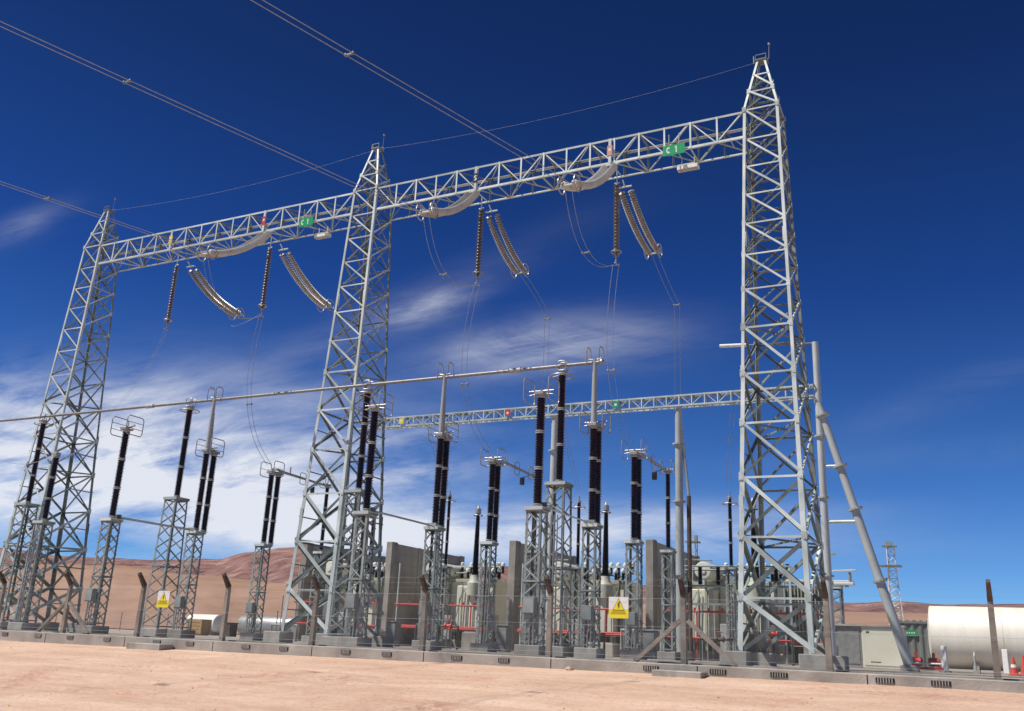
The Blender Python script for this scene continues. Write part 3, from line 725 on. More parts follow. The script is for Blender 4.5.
def support(x,y,H,b0,b1,lab,group,panels=9,box=False,conduits=True,z=0.):
    t=thing('lattice_support',(x,y,z),lab,'lattice support',group)
    legs,br,tp_,ft=lattice_mesh(H,b0,b1,panels)
    for l in legs: link('leg',l,t)
    link('bracing',br,t); link('top_plate',tp_,t); link('footing',ft,t)
    if box:
        o=link('control_box',BOXM,t,(b0*.1,-b0/2-.14,0)); link('box_door',DOORM,o)
    if conduits:
        b=MB()
        for k in range(3): b.tube([(b0*.1-.12+k*.12,-b0/2-.10,.0),(b0*.1-.12+k*.12,-b0/2-.10,1.15 if box else H*.8)],.022,6)
        b.build('conduit',M['alu'],t)
    return t
def sheds(L,r=.135,core=.09,pitch=.052,taper=0.):
    key=('sh',round(L,3),r,core,taper,pitch)
    if key in _c: return _c[key]
    n=int(L/pitch); p=L/n; prof=[(core,0)]
    for i in range(n):
        k=1-taper*i/n; rr=r*k*(1 if i%2 else .93); cc=core*k; z=i*p
        prof+= [(cc,z+p*.25),(rr,z+p*.5),(rr,z+p*.6),(cc,z+p*.95)]
    prof.append((core*(1-taper),L)); b=MB(); b.lathe(prof,n=16)
    _c[key]=b; return b
def stack(parent,x,y,z0,z1,secs=3,r=.148,m='porcelain',core=None):
    fl=.10; L=(z1-z0-fl*(secs+1))/secs
    key=('stm',round(L,3),r,m)
    if key not in _c: _c[key]=sheds(L,r,core or r*.68).mesh('insulator_section',M[m],True)
    key2=('fl',r)
    if key2 not in _c:
        b=MB(); R1=r*1.0; b.lathe([(R1*.8,0),(R1,.005),(R1,.03),(R1*.72,.035),(R1*.72,.065),(R1,.07),(R1,.095),(R1*.8,.1)],n=16); _c[key2]=b.mesh('metal_flange',M['flange'],False)
    z=z0
    for i in range(secs):
        link('metal_flange',_c[key2],parent,(x,y,z)); z+=fl
        link('insulator_section',_c[key],parent,(x,y,z)); z+=L
    link('metal_flange',_c[key2],parent,(x,y,z))
def cage_mesh(dx=.42,a=.40,b_=.37,bars=2):
    key=('cg',dx,a,b_,bars)
    if key in _c: return _c[key]
    b=MB(); b.tube(loop_pts(dx,0,0,a,b_,.13),.020,7,closed=True)
    for k in range(bars):
        z=-b_+2*b_*(k+1)/(bars+1); b.tube([(dx,-a,z),(dx,a,z)],.013,6)
    b.tube([(dx,0,-b_*.35),(0,0,-b_*.2)],.016,6)
    _c[key]=b.mesh('corona_cage',M['alu'],True); return _c[key]

GP_A='black insulator columns of the nearest disconnectors'; GP_S='slim lattice supports under the disconnectors'
PX3=[-30.06,-18.23,-12.0]
w3=['left','middle','right']
YA,YD,YE,YH=25.5,29.9,34.2,38.5
for i,x in enumerate(PX3):
    where=['before the brown hills at the left','in front of the middle tower','just left of the photo centre right of the middle tower'][i]
    where=['before the brown hills left of the left warning sign','in front of the middle gantry tower','tallest at the centre beside the tube end'][i]
    support(x,YA,4.22,.52,.50,'slim front lattice support '+where,GP_S,box=True)
    t=thing('disconnector_column',(x,YA,4.26),'single black caged column '+where,'insulator column',GP_A)
    stack(t,0,0,0,3.48)
    b=MB(); b.cbox(-.16,.16,-.2,.2,3.48,3.58,.02); b.tube([(0,-.1,3.5),(0,.35,3.75)],.045,8); b.tube([(-.42,0,3.62),(.42,0,3.62)],.022,6); b.tube([(0,0,3.55),(0,0,3.66)],.05,8)
    b.build('contact_head',M['alu'],t,smooth=True)
    for s_ in (-1,1):
        link('corona_cage',cage_mesh(s_*.42),t,(0,0,3.62))
    # operating rods toward the pole behind
    rt=thing('operating_rod',(x,YA,4.28),'twin linkage rods '+where,'linkage rod','horizontal linkage rods between the lattice supports')
    MB().tube([(-.12,.25,.10),(-.12,YD-YA-.25,.10)],.028,6).build('rod',M['galv'],rt); MB().tube([(.14,.25,.02),(.14,YD-YA-.25,.02)],.022,6).build('rod',M['galv'],rt)
    MB().box(-.2,.2,.2,.27,-.05,.16).box(-.2,.2,YD-YA-.27,YD-YA-.2,-.05,.16).build('rod_bracket',M['galv_dark'],rt)
    # second pole with vertical contact pipe rising to the bus
    xx=-30.06 if i==0 else x
    where2=['left of the middle tower','right of the middle tower','right of the centre at the end of the bus tube'][i]
    support(xx,YD,4.28,.52,.50,'slim support under twin column '+where2,GP_S,box=True)
    t=thing('pantograph_column',(xx,YD,4.32),'twin black column with upright pipe '+where2,'insulator column','twin columns reaching up to the bus tube')
    for yy in (-.0,.45): stack(t,0,yy,0,3.42)
    b=MB(); b.cbox(-.17,.17,-.18,.63,3.42,3.53,.02); b.tube([(-.42,.2,3.62),(.42,.2,3.62)],.022,6); b.build('contact_head',M['alu'],t)
    b=MB(); b.tube([(0,.0,3.5),(0,0,5.88)],[.11,.075],10); b.tube([(0,.2,3.5),(0,.09,5.2)],.035,8); b.build('contact_pipe',M['pipe'],t,smooth=True)
    for s_ in (-1,1):
        link('corona_cage',cage_mesh(s_*.42),t,(0,.15,3.62))
        b=MB(); b.tube(loop_pts(s_*.24,0,6.02,.20,.30,.1),.020,7,closed=True); b.tube([(s_*.24,0,5.9),(0,0,5.86)],.02,6); b.build('contact_ring',M['alu'],t,smooth=True)
    # rear disconnector: column with arm (E) and its opposite column
    where3=['left of the middle tower with dropper wires','at the photo centre','right of the centre before the firewall'][i]
    support(x,YE,4.22,.52,.50,'slim support under the armed column '+where3,GP_S,box=(i!=1))
    t=thing('disconnector_column',(x,YE,4.26),'twin black column with side arm '+where3,'insulator column','black columns with side arms')
    for yy in (-.0,.48): stack(t,0,yy,0,3.30)
    b=MB(); b.cbox(-.17,.17,-.18,.66,3.30,3.42,.02); b.tube([(-.42,.0,3.50),(.42,.0,3.50)],.022,6); b.tube([(0,0,3.42),(0,0,3.55)],.05,8); b.build('contact_head',M['alu'],t)
    b=MB(); b.tube([(0,.1,3.52),(0,YH-YE-.35,3.42)],[.07,.05],10); b.bar((0,1.3,3.48),(0,1.3,3.85),.05); b.tube(loop_pts(0,2.3,3.45,.22,.28,.1),.018,6,closed=True); b.build('contact_arm',M['alu'],t,smooth=True)
    for s_ in (-1,1): link('corona_cage',cage_mesh(s_*.40,.36,.34,1),t,(0,0,3.50))
    wh4=['hidden partly by the middle tower','behind the centre black column','beside the aluminium portal pole'][i]
    support(x,YH,4.32,.48,.46,'slim lattice support at the rear, '+wh4,GP_S,conduits=False)
    t=thing('disconnector_column',(x,YH,4.36),'slim black rear column receiving the arm, '+wh4,'insulator column','black rear columns receiving the arms')
    stack(t,0,0,0,3.30,3,.115)
    b=MB(); b.cbox(-.14,.14,-.3,.15,3.30,3.42,.02); b.tube(loop_pts(-.25,-.1,3.50,.22,.28,.1),.02,6,closed=True); b.tube(loop_pts(.25,-.1,3.50,.22,.28,.1),.02,6,closed=True); b.tube([(-.25,-.1,3.4),(.25,-.1,3.4)],.02,6)
    b.build('contact_head',M['alu'],t,smooth=True)
    b=MB(); b.lathe([(.05,0),(.11,.02),(.11,.32),(.05,.35)],(-.35,-.75,2.85),n=10); b.tube([(-.35,-.75,3.18),(0,-.3,3.42)],.02,6); b.build('counterweight',M['dark'],t)

# lone surge arrester at far left
support(-36.15,27.2,4.45,.62,.55,'lattice support at the far left before the left tower, under the shorter column',GP_S,box=False)
t=thing('disconnector_column',(-36.15,27.2,4.49),'shorter black insulator column at the far left before the left tower','insulator column')
stack(t,0,0,0,2.85); MB().cbox(-.12,.12,-.12,.12,2.85,3.0,.02).build('contact_head',M['alu'],t)

# bus supports
BX=[-41.15,-31.45,-21.82,-13.26]
bw=['at the far left','behind the left warning sign','in front of the middle tower','tallest at the centre right']
for i,x in enumerate(BX):
    support(x,YD,5.74,.95 if i<3 else .85,.68,'broad tapered lattice support of the bus tube '+bw[i],'broad lattice supports of the bus tube',panels=10,conduits=(i==3))
    t=thing('bus_support_column',(x,YD,5.78),'black insulator column carrying the bus tube '+bw[i],'insulator column','black columns carrying the bus tube')
    stack(t,0,0,0,4.02)
    b=MB(); b.tube([(.42*math.cos(k*PI/10),.42*math.sin(k*PI/10),3.90) for k in range(20)],.022,7,closed=True)
    for a in (0,PI/2,PI,3*PI/2): b.tube([(.42*math.cos(a),.42*math.sin(a),3.90),(.1*math.cos(a),.1*math.sin(a),3.95)],.014,5)
    b.build('corona_ring',M['alu'],t,smooth=True)
    b=MB(); b.cbox(-.16,.16,-.1,.1,4.02,4.10,.01); b.tube([(-.14,0,4.08),(-.14,0,4.2)],.03,6); b.tube([(.14,0,4.08),(.14,0,4.2)],.03,6); 
    b.tube(loop_pts(0,-.12,4.28,.18,.18,.12,'xz'),.018,6,closed=True); b.tube(loop_pts(0,.12,4.28,.18,.18,.12,'xz'),.018,6,closed=True); b.build('bus_clamp',M['alu'],t,smooth=True)
t=thing('bus_tube',(-46,YD,10.08),'long aluminium bus tube resting on the black columns','bus tube')
MB().tube([(-8,0,0),(34.2,0,0)],.062,12).build('tube',M['bus'],t,smooth=True)
for x in (12.0,30.8):
    b=MB(); b.lathe([(.073,-.25),(.095,-.24),(.095,.24),(.073,.25)],(x,0,0),(1,0,0),12); b.build('sleeve',M['flange'],t)
b=MB(); b.lathe([(.073,-.02),(.11,.0),(.11,.10),(.02,.16)],(34.2,0,0),(1,0,0),12); b.build('end_cap',M['alu'],t,smooth=True)

# droppers and jumpers
def D(lab,pts,off=.16,spc=(),ax=(1,0,0),r=.010):
    sps=[(V(pts[k])-V(ax)*off,V(pts[k])+V(ax)*off) for k in spc]
    wirething('dropper_wire',lab,'wire',twin(pts,off,ax),r,'twin dropper wires under the gantry',sps)
tgt=[PX3[2],PX3[1],PX3[0]]
dw=['below the string nearest the right tower','below the second string right of the middle tower','below the string left of the middle tower']
for i in range(3):
    a=V((VX[i],YG,14.75)); e=V((tgt[i]-.1,YE-.1,7.95))
    D('twin dropper wire '+dw[i],bez(a,(VX[i]-1.5 if i else VX[i]-.9,YG+.6,10.0),e,22),.13,(11,))
    n=NE[i]
    D('twin jumper loop from the pale string '+dw[i],bez(n,(n.x+.1,28.2,12.6),a,22),.13,(11,))
D('twin dropper wire falling below the leftmost hanging string',bez((VX[3],YG,14.75),(VX[3]-.5,YG-.8,10.5),(VX[3],27.25,7.6),20),.10,(),(1,0,0),.007)
for i in range(3):
    n=FE[i]; x=VX[i]; q=V((x+(-.05 if i==0 else -.1),40.4 if i!=1 else 39.4,16.0 if i!=1 else 15.7))
    pts=bez(n,(x,38.6,16.3),q,8)
    if i<2: e=V((q.x*41.9/q.y,41.9,12.0)); pts=pts+[q.lerp(e,k/5) for k in range(1,6)]
    else: pts=bez(n,(x,39.6,15.2),(x-.2,41.8,12.0),14)
    D('twin wire from the curved string end '+names4[i],pts,.13,(8,))
wirething('dropper_wire','single wire linking curved string end to the hanging string on the left','wire',[bez(FE[3],(-35,34.5,15.0),(VX[2]-.2,YG,14.8),16)],.012)
wirething('dropper_wire','slack wire between the left columns at the photo edge','wire',[bez((-40.6,27.5,7.5),(-38,27.5,6.7),(-36.15,27.2,7.6),14)],.012)

# ------------------------------------------------------------------ rear low portal with tubular poles
YR=42.
truss('portal_beam',-31.0,-6.3,41.75,42.25,11.42,11.98,.62,.075,.045,G2,'low rear lattice beam on aluminium poles behind the columns','lattice beam',None,False)
for x,mn,lab in ((-28.0,'yellow','small yellow phase plate on the low rear beam beside the middle tower'),(-21.5,'red','small red phase plate on the low rear beam left of centre'),(-15.6,'green_sign','small green phase plate on the low rear beam right of centre')):
    t=thing('phase_plate',(x,41.68,11.7),lab,'sign')
    MB().box(-.15,.15,-.008,.008,-.15,.15).build('plate',M[mn],t); MB().box(-.06,.06,-.0135,-.0105,-.06,.06).build('plate_mark',M['white'],t); MB().box(-.1,.1,.0085,.05,-.14,.14).build('plate_bracket',M['galv'],t)
def pole(x,lab,z1=11.4,r=.20):
    t=thing('portal_pole',(x,YR,0),lab,'pole','pale tubular poles under the low rear beam')
    MB().tube([(0,0,.3),(0,0,z1)],[r,r*.82],14).build('pole_shaft',M['pipe'],t,smooth=True)
    for z in (3.6,6.9,9.6): MB().lathe([(r*.9,0),(r*1.45,.005),(r*1.45,.08),(r*.9,.085)],(0,0,z),n=14).build('flange_ring',M['flange'],t)
    MB().cbox(-.5,.5,-.5,.5,-.3,.35,.03).build('footing',M['conc_foot'],t)
    return t
pole(-30.6,'slim portal pole hidden behind the middle tower',r=.12)
pole(-25.35,'slim portal pole left of the centre behind the twin column',r=.12)
pole(-18.96,'pale aluminium portal pole behind the tallest centre columns')
pp=pole(-12.55,'pale aluminium portal pole right of the centre carrying the low beam')
MB().tube([(.42,.1,.0),(.42,.1,7.2)],.10,10).build('stay_tube',M['post_top'],pp); MB().tube([(.42,.1,7.2),(.05,0,11.2)],.07,10).build('stay_tube',M['pipe'],pp)
ep=pole(-6.15,'tall end pole of the low portal right of the right tower',z1=14.0,r=.17)
MB().tube([(.0,.0,13.95),(-1.6,0,14.05)],.05,8).build('cross_arm',M['galv_dark'],ep)
t=thing('floodlight',(-7.75,YR,14.05),'slim white floodlight on a long arm left of the right tower','floodlight')
MB().tube([(0,0,0),(-1.55,0,.15)],.03,8).build('arm',M['galv_dark'],t)
MB().tube([(-1.50,0,.15),(-2.75,0,.22)],.085,10).build('lamp_head',M['white'],t,smooth=True)
t=thing('portal_strut',(-3.25,YR,0),'long inclined pale tubular strut leaning against the end pole','strut')
MB().tube([(0,0,.22),(-2.95,0,11.3)],[.20,.15],14).build('strut_tube',M['pipe'],t,smooth=True)
ax=V((-2.95,0,10.95)).normalized()
for k in (.28,.55,.72,.93): MB().lathe([(.18,0),(.30,.005),(.30,.09),(.18,.095)],V((0,0,.35))+ax*11.34*k,ax,14).build('flange_ring',M['flange'],t)
MB().tube([(-1.55,0,5.9),(-2.75,0,5.9)],.07,8).tube([(-2.15,0,8.3),(-2.75,0,8.3)],.06,8).build('tie_bar',M['galv'],t)
MB().cbox(-.32,.36,-.35,.35,-.3,.2,.03).build('footing',M['conc_foot'],t)

# ------------------------------------------------------------------ line-side apparatus in front of transformers (row G)
for i,x in enumerate((-26.6,-18.8,-10.95)):
    wh=['left of the centre','right of the centre','seen left of the right tower leg'][i]
    support(x,45,4.2,.50,.46,'thin lattice support before the transformers '+wh,GP_S,conduits=(i==2))
    t=thing('surge_arrester',(x,45,4.24),'slim dark surge arrester with wire ring, '+wh,'surge arrester','surge arresters before the transformers')
    stack(t,0,0,0,3.35 if i!=0 else 3.9,3,.105)
    H=3.35 if i!=0 else 3.9
    b=MB(); b.tube([(.36*math.cos(k*PI/8),.36*math.sin(k*PI/8),H-.35) for k in range(16)],.02,6,closed=True)
    for a in (0,PI/2,PI,3*PI/2): b.tube([(.36*math.cos(a),.36*math.sin(a),H-.35),(.05*math.cos(a),.05*math.sin(a),H+.05)],.012,5)
    b.tube([(0,0,H),(0,0,H+.25)],.04,6); b.build('grading_ring',M['alu'],t,smooth=True)
for i,x in enumerate((-26.6,-18.8,-10.95)):
    D('twin wire rising from the surge arrester to the low portal, '+['left','centre','right'][i],bez((x,45,8.1+(.5 if i==0 else 0)),(x+.3,43.4,8.8),(x+.15+(.9 if i==2 else 0),42,11.4),14),.09)

# ------------------------------------------------------------------ firewalls and transformers
YW=47.3
WX=[-39.9,-31.95,-23.9,-15.95,-7.9]
wn=['behind the left tower','behind the middle tower','left of centre','right of the twin column at the centre','left of the right tower']
WLL=['tall concrete firewall far left behind the columns','tall concrete firewall behind the middle tower','broad dark concrete firewall just right of the middle tower','narrow concrete firewall at the photo centre','concrete firewall between centre and right tower']
WX=[-38.2,-31.9,-23.7,-15.75] ; WLL=['tall concrete firewall seen through the middle tower','broad dark concrete firewall just right of the middle tower','narrow concrete firewall at the photo centre','concrete firewall between centre and right tower']
for x,lab in zip(WX,WLL):
    t=thing('firewall',(x,YW,0),lab,'wall','concrete firewalls between the transformers')
    MB().cbox(-.22,.22,0,.6,-.2,5.88,.03).build('end_pilaster',M['conc'],t)
    MB().cbox(-.22,.22,8.2,8.8,-.2,5.88,.03).build('end_pilaster',M['conc'],t)
    pn=MB()
    for k in range(10): pn.box(-.17,.17,.602,8.198,-.05+k*.586,.528+k*.586)
    pn.build('precast_panels',M['conc_wall'],t)
    for yy in (3.0,5.6): MB().box(-.20,.20,yy,yy+.3,-.2,5.82).build('stiffener',M['conc_wall'],t)
def transformer(x,lab,full=True):
    t=thing('power_transformer',(x,50.6,0),lab,'transformer','cream power transformers between the firewalls')
    MB().cbox(-2.7,2.7,-1.9,1.9,-.2,.45,.03).build('plinth',M['conc'],t)
    MB().cbox(-2.3,2.3,-1.3,1.3,.46,3.9,.06).build('tank',M['cream'],t)
    rb=MB()
    for k in range(7): rb.box(-2.2+k*.73,-2.12+k*.73,-1.36,-1.305,.6,3.8)
    rb.box(-2.35,2.35,-1.42,-1.302,3.72,3.88); rb.build('tank_ribs',M['cream_dark'],t)
    for (bx,wd) in ((-1.9,1.3),(.25,1.7)):
        r=MB()
        for k in range(int(wd/.40)): xx=bx+k*.42; r.cbox(xx,xx+.36,-2.25,-1.45,1.05,3.45,.04)
        for k in range(int(wd/.40)-1): xx=bx+k*.42; r.box(xx+.36,xx+.42,-1.9,-1.6,1.2,3.3)
        ro=r.build('radiator',M['cream'],t)
        h_=MB(); h_.tube([(bx-.05,-1.85,1.12),(bx+wd,-1.85,1.12)],.07,8); h_.tube([(bx-.05,-1.85,3.40),(bx+wd,-1.85,3.40)],.07,8); h_.tube([(bx+wd*.5,-1.85,3.4),(bx+wd*.5,-1.3,3.4)],.07,8); h_.build('header_pipe',M['cream'],ro)
        fn=MB()
        for k in range(2): 
            cx=bx+.3+k*.65; fn.lathe([(.26,0),(.29,.01),(.29,.16),(.26,.17)],(cx,-2.46,.85),(0,0,1),14)
        fn.build('fan',M['dark'],ro)
    # conservator
    cz=4.30+.02; cx=-1.1
    c=MB(); c.lathe([(.05,0),(.40,.02),(.44,.08),(.44,4.5),(.40,4.6),(.05,4.62)],(cx,-3.0,cz),(0,1,0),20); co_=c.build('conservator',M['cream'],t,smooth=True)
    c=MB(); c.lathe([(.02,0),(.16,.005),(.16,.03),(.02,.035)],(cx,-3.04,cz),(0,1,0),12); c.build('gauge',M['white'],co_)
    s_=MB(); s_.bar((cx,-1.1,3.9),(cx,-1.1,cz-.42),.16); s_.bar((cx,1.1,3.9),(cx,1.1,cz-.42),.16); s_.bar((cx,-2.4,.46),(cx,-2.4,cz-.42),.12); s_.build('conservator_stand',M['cream_dark'],t)
    # high-voltage bushing
    b=MB(); b.lathe([(.42,0),(.42,.7),(.30,.85),(.24,1.15)],(1.35,-2.2,2.9),n=18); b.bar((1.35,-2.2,3.2),(1.35,-1.2,3.2),.5,.55); b.build('turret',M['cream_turret'],t,smooth=True)
    bz=sheds(3.5,.215,.165,.05,.42).mesh('high_voltage_bushing',M['bushing'],True); bo=link('high_voltage_bushing',bz,t,(1.35,-2.2,4.05))
    c=MB(); c.lathe([(.10,0),(.17,.02),(.17,.3),(.08,.36),(.03,.5)],(0,0,3.5),n=12); c.tube([(.26*math.cos(k*PI/8),.26*math.sin(k*PI/8),3.42) for k in range(16)],.03,6,closed=True); c.build('bushing_cap',M['alu'],bo,smooth=True)
    # smaller bushings with white terminals
    for k in range(5):
        bx=-.55+k*.62; by=-.35+.35*(k%2)
        o=link('small_bushing',sheds(.75,.12,.08,.05,.2).mesh('small_bushing',M['bushing'],True),t,(bx,by,3.98))
        MB().lathe([(.09,0),(.11,.03),(.11,.16),(.05,.22)],(0,0,.75),n=10).build('terminal',M['white'],o,smooth=True)
        MB().lathe([(.15,-.12),(.15,-.001)],(0,0,0),n=10).build('bushing_base',M['cream'],o)
    for k in range(12):
        bx=.3+(k%6)*.42; by=-1.15 if k<6 else -.75; z0=3.92+(.35 if k>=6 else 0)
        o=link('terminal_stub',sheds(.38,.10,.07,.05,.1).mesh('terminal_stub',M['bushing'],True),t,(bx,by,z0))
        MB().lathe([(.05,0),(.12,.04),(.14,.12),(.10,.22),(.03,.26)],(0,0,.38),n=10).build('terminal_cap',M['white'],o,smooth=True)
    # pipework and cabinets, boxes on the front
    b=MB(); random.seed(int(-x*7))
    b.tube([(-2.4,-1.6,3.9),(-2.4,-1.6,5.0),(-1.1,-1.2,5.0),(-1.1,-1.2,4.5)],.05,6); b.tube([(2.2,-1.0,4.1),(.2,-1.0,4.3),(-1.0,-1.0,4.2)],.05,6); b.tube([(1.9,-1.5,.5),(1.9,-1.5,3.9),(1.9,-.5,4.3)],.06,6)
    for k in range(4): xx=random.uniform(-2.1,2.1); b.tube([(xx,-2.52,.5),(xx,-2.52,random.uniform(1.5,3.2)),(xx+.3,-2.35,3.3)],.03,5)
    b.build('pipework',M['galv_dark'],t)
    b=MB()
    b.cbox(-.35,.15,-2.7,-2.35,.46,1.75,.02); b.cbox(2.0,2.6,-1.7,-1.35,.7,1.9,.02); b.build('control_cabinet',M['flange'],t)
    b=MB(); b.box(-2.6,2.6,-1.28,1.28,.452,.62); 
    for k in range(9): xx=-2.4+k*.6; b.cbox(xx,xx+.32,-2.35,-1.95,.46,.80+.2*random.random(),.02)
    b.build('base_equipment',M['dark'],t)
    # lightning-arrester shelf with dark pots
    b=MB(); b.box(-2.3,2.3,-.9,-.82,4.62,4.70)
    b.bar((-2.25,-.86,3.9),(-2.25,-.86,4.62),.08); b.bar((2.25,-.86,3.9),(2.25,-.86,4.62),.08); b.build('bus_frame',M['galv'],t)
    return t
TX=[-35.3,-27.95,-19.95,-11.95]
TL=['cream power transformer glimpsed behind the middle tower','cream power transformer left of the centre between two firewalls','cream power transformer behind the right warning sign','cream power transformer with drum tank behind the right tower']
for x,lab in zip(TX,TL): transformer(x,lab)
# an extra transformer right of the last firewall group visible through the right tower
for k,x in enumerate(TX):
    t=thing('fire_pipe',(x,47.0,0),'red fire water pipework before the transformer '+['behind the middle tower','left of the centre','behind the right warning sign','beside the right tower'][k],'fire pipe','red fire water pipes round the transformers')
    for z in (1.02,1.10) if k in(1,2) else (1.02,): MB().tube([(-3.1,0,z),(3.1 if k<3 else 5.2,0,z)],.055,8).build('pipe',M['red'],t)
    MB().tube([(-3.1,.1,2.28),(3.1 if k<3 else 5.2,.1,2.28)],.05,8).build('pipe',M['red'],t)
    for xx in (-3.0,-1.3,1.9,3.0): MB().tube([(xx,.15,-.02),(xx,.15,4.6 if abs(xx)>2 else 2.28)],.04,8).build('riser',M['galv' if abs(xx)>2 else 'red'],t)
    b=MB()
    for j in range(9): xx=-2.8+j*.7; b.lathe([(.03,0),(.06,.02),(.06,.12),(.02,.14)],(xx,.1,2.33),(0,0,1),8); b.tube([(xx,0,1.06),(xx,0,.9)],.03,6)
    b.build('nozzle',M['red'],t)
# busbar frame, right bay
t=thing('busbar_frame',(-10.5,46.2,0),'green tinged busbar frame with dark pots behind the right tower','busbar')
for x in (-3.2,-.6,2.0): MB().bar((x,0,0),(x,0,4.35),.10).build('frame_post',M['galv'],t)
MB().tube([(-3.3,0,4.40),(2.1,0,4.40)],.04,8).build('busbar',M['galv_dark'],t); MB().tube([(-3.3,.9,4.30),(2.1,.9,4.30)],.04,8).build('busbar',M['galv_dark'],t)
for x in (-2.4,-1.5,.4,1.3):
    link('insulator_pot',sheds(.85,.14,.09,.06,.1).mesh('insulator_pot',M['bushing'],True),t,(x,.4,3.55))
MB().bar((-3.2,.4,3.48),(2.1,.4,3.48),.12,.10).build('frame_beam',M['galv_mid'],t); MB().bar((-3.2,.06,2.6),(2.1,.06,2.6),.1,.1).build('frame_beam',M['galv_mid'],t)
cooler=thing('radiator_bank',(-8.2,51.5,0),'dark bank of cooling radiators behind the right tower leg','radiator')
for k in range(14): xx=-1.5+k*.17; MB().cbox(xx,xx+.06,-.6,.6,.9,3.9,.015).build('cooling_fin',M['cream_dark'],cooler)
MB().box(-1.6,.95,-.7,.7,.0,.85).build('fan_box',M['dark'],cooler); MB().tube([(-1.6,0,4.1),(.9,0,4.1)],.13,10).build('header_pipe',M['cream_dark'],cooler)
for xx in (-1.4,-.4,.6): link('insulator_pot',sheds(.8,.14,.09,.06,.1).mesh('insulator_pot',M['bushing'],True),cooler,(xx,.2,4.22))
for i,(x,y,w_,h_,lab) in enumerate(((-30.2,44,.8,.75,'small grey block beside the firewall right of the middle tower'),(-23.4,43.2,1.3,.8,'wide pale concrete block on the yard left of the centre'),
        (-16.6,43.0,1.4,.55,'low pale concrete block behind the right warning sign'),(-27.2,36.5,1.0,.75,'pale concrete block right of the middle tower foot'),(-6.9,44,1.3,.9,'grey cabinet base beside the right tower foot'))):
    t=thing('concrete_block',(x,y,0),lab,'concrete block','pale concrete blocks on the yard')
    MB().cbox(-w_/2,w_/2,-.5,.5,-.1,h_,.03).build('block',M['conc'],t)
    MB().box(-w_/2+.1,w_/2-.1,-.4,.4,h_+.002,h_+.05).build('cover',M['flange'],t)
for (x,y,lab) in ((-27.0,41.0,'grey upright control cabinet right of the middle tower'),(-20.8,41,'grey upright control cabinet left of the centre twin column'),(-13.6,41,'grey upright control cabinet right of the warning sign'),(-9.3,41.,'dark control cabinet seen through the right tower')):
    t=thing('control_cabinet',(x,y,0),lab,'cabinet','control cabinets on the yard')
    MB().cbox(-.28,.28,-.25,.25,.25,1.15,.02).build('cabinet_body',M['sheet'] if x<-10 else M['dark'],t)
    MB().box(-.24,.24,-.262,-.252,.32,1.09).build('door',M['sheet_mottled'] if x<-10 else M['green_dark'],t); MB().box(-.32,.32,-.3,.3,1.152,1.18).build('cabinet_roof',M['flange'],t); MB().box(-.28,.28,-.25,.25,-.05,.248).build('cabinet_base',M['conc'],t)

# ------------------------------------------------------------------ right-hand objects
t=thing('storage_tank',(4.2,49.4,0),'large cream white cylindrical storage tank lying at the right edge','tank')
L_=13.5
b=MB(); prof=[(.02,-.14),(.8,-.10),(1.25,-.02),(1.36,0),(1.38,.03),(1.38,L_),(1.25,L_+.05),(.8,L_+.15),(.02,L_+.2)]
b.lathe(prof,(-6.95,0,1.52),(1,0,0),56); b.build('tank_shell',M['tank'],t,smooth=True)
b=MB()
for xx in (-4.0,2.0): b.lathe([(1.379,0),(1.386,.002),(1.386,.03),(1.379,.032)],(xx,0,1.52),(1,0,0),56)
b.build('weld_seam',M['tank'],t)
for xx in (-5.3,-1.0,4.0):
    b=MB(); b.box(xx,xx+.25,-1.0,1.0,-.1,.42); b.build('saddle',M['conc'],t)
MB().lathe([(.25,0),(.30,.01),(.30,.30),(.34,.31),(.34,.36),(.05,.37)],(3.8,0,2.88),(0,0,1),16).build('manhole',M['tank'],t)
MB().tube([(-5.2,-1.20,.85),(-5.2,-1.5,.7),(-5.2,-1.5,.1)],.05,8).build('drain_pipe',M['flange'],t)
MB().lathe([(.05,0),(.05,.12)],(-3.0,-1.36,1.55),(0,-1,0),8).build('nozzle',M['flange'],t)
for x,h_,lab in ((-2.15,1.05,'white upright marker post at the left end of the tank'),(.22,1.0,'white upright marker post before the tank near the cones')):
    t=thing('marker_post',(x,46.5,0),lab,'post','white posts before the tank',-.6)
    MB().cbox(-.13,.13,-.06,.06,-.1,h_+.02,.015).build('post_body',M['white'],t); MB().box(-.22,.22,-.12,.12,-.05,.05).build('post_base',M['conc'],t)
for x,s_,lab in ((.48,1,'orange traffic cone nearer the white post at the right edge'),(.86,1.1,'orange traffic cone cut by the right edge')):
    t=thing('traffic_cone',(x,45.6,0),lab,'traffic cone','traffic cones at the right edge')
    MB().lathe([(.17,.03),(.035,.72*s_),(.02,.73*s_)],n=14).build('cone_body',M['orange'],t,smooth=True); MB().cbox(-.22,.22,-.22,.22,-.02,.03,.01).build('cone_base',M['orange'],t)
    MB().lathe([(.121,.30),(.096,.42)],n=14).build('reflective_band',M['white'],t)
t=thing('pump_skid',(-2.72,43.2,0),'red pump set on a skid before the grey container','pump')
MB().box(-.65,.65,-.25,.25,.05,.16).build('skid_frame',M['red'],t)
for xx in (-.32,.32):
    MB().lathe([(.1,0),(.17,.03),(.17,.42),(.1,.46)],(xx-.22,0,.36),(1,0,0),12).build('motor',M['red'],t,smooth=True); MB().box(xx-.06,xx+.06,-.06,.06,.53,.72).build('junction_box',M['red'],t)
MB().tube([(-.6,-.28,.3),(.6,-.28,.3)],.04,6).build('pipe',M['white'],t)
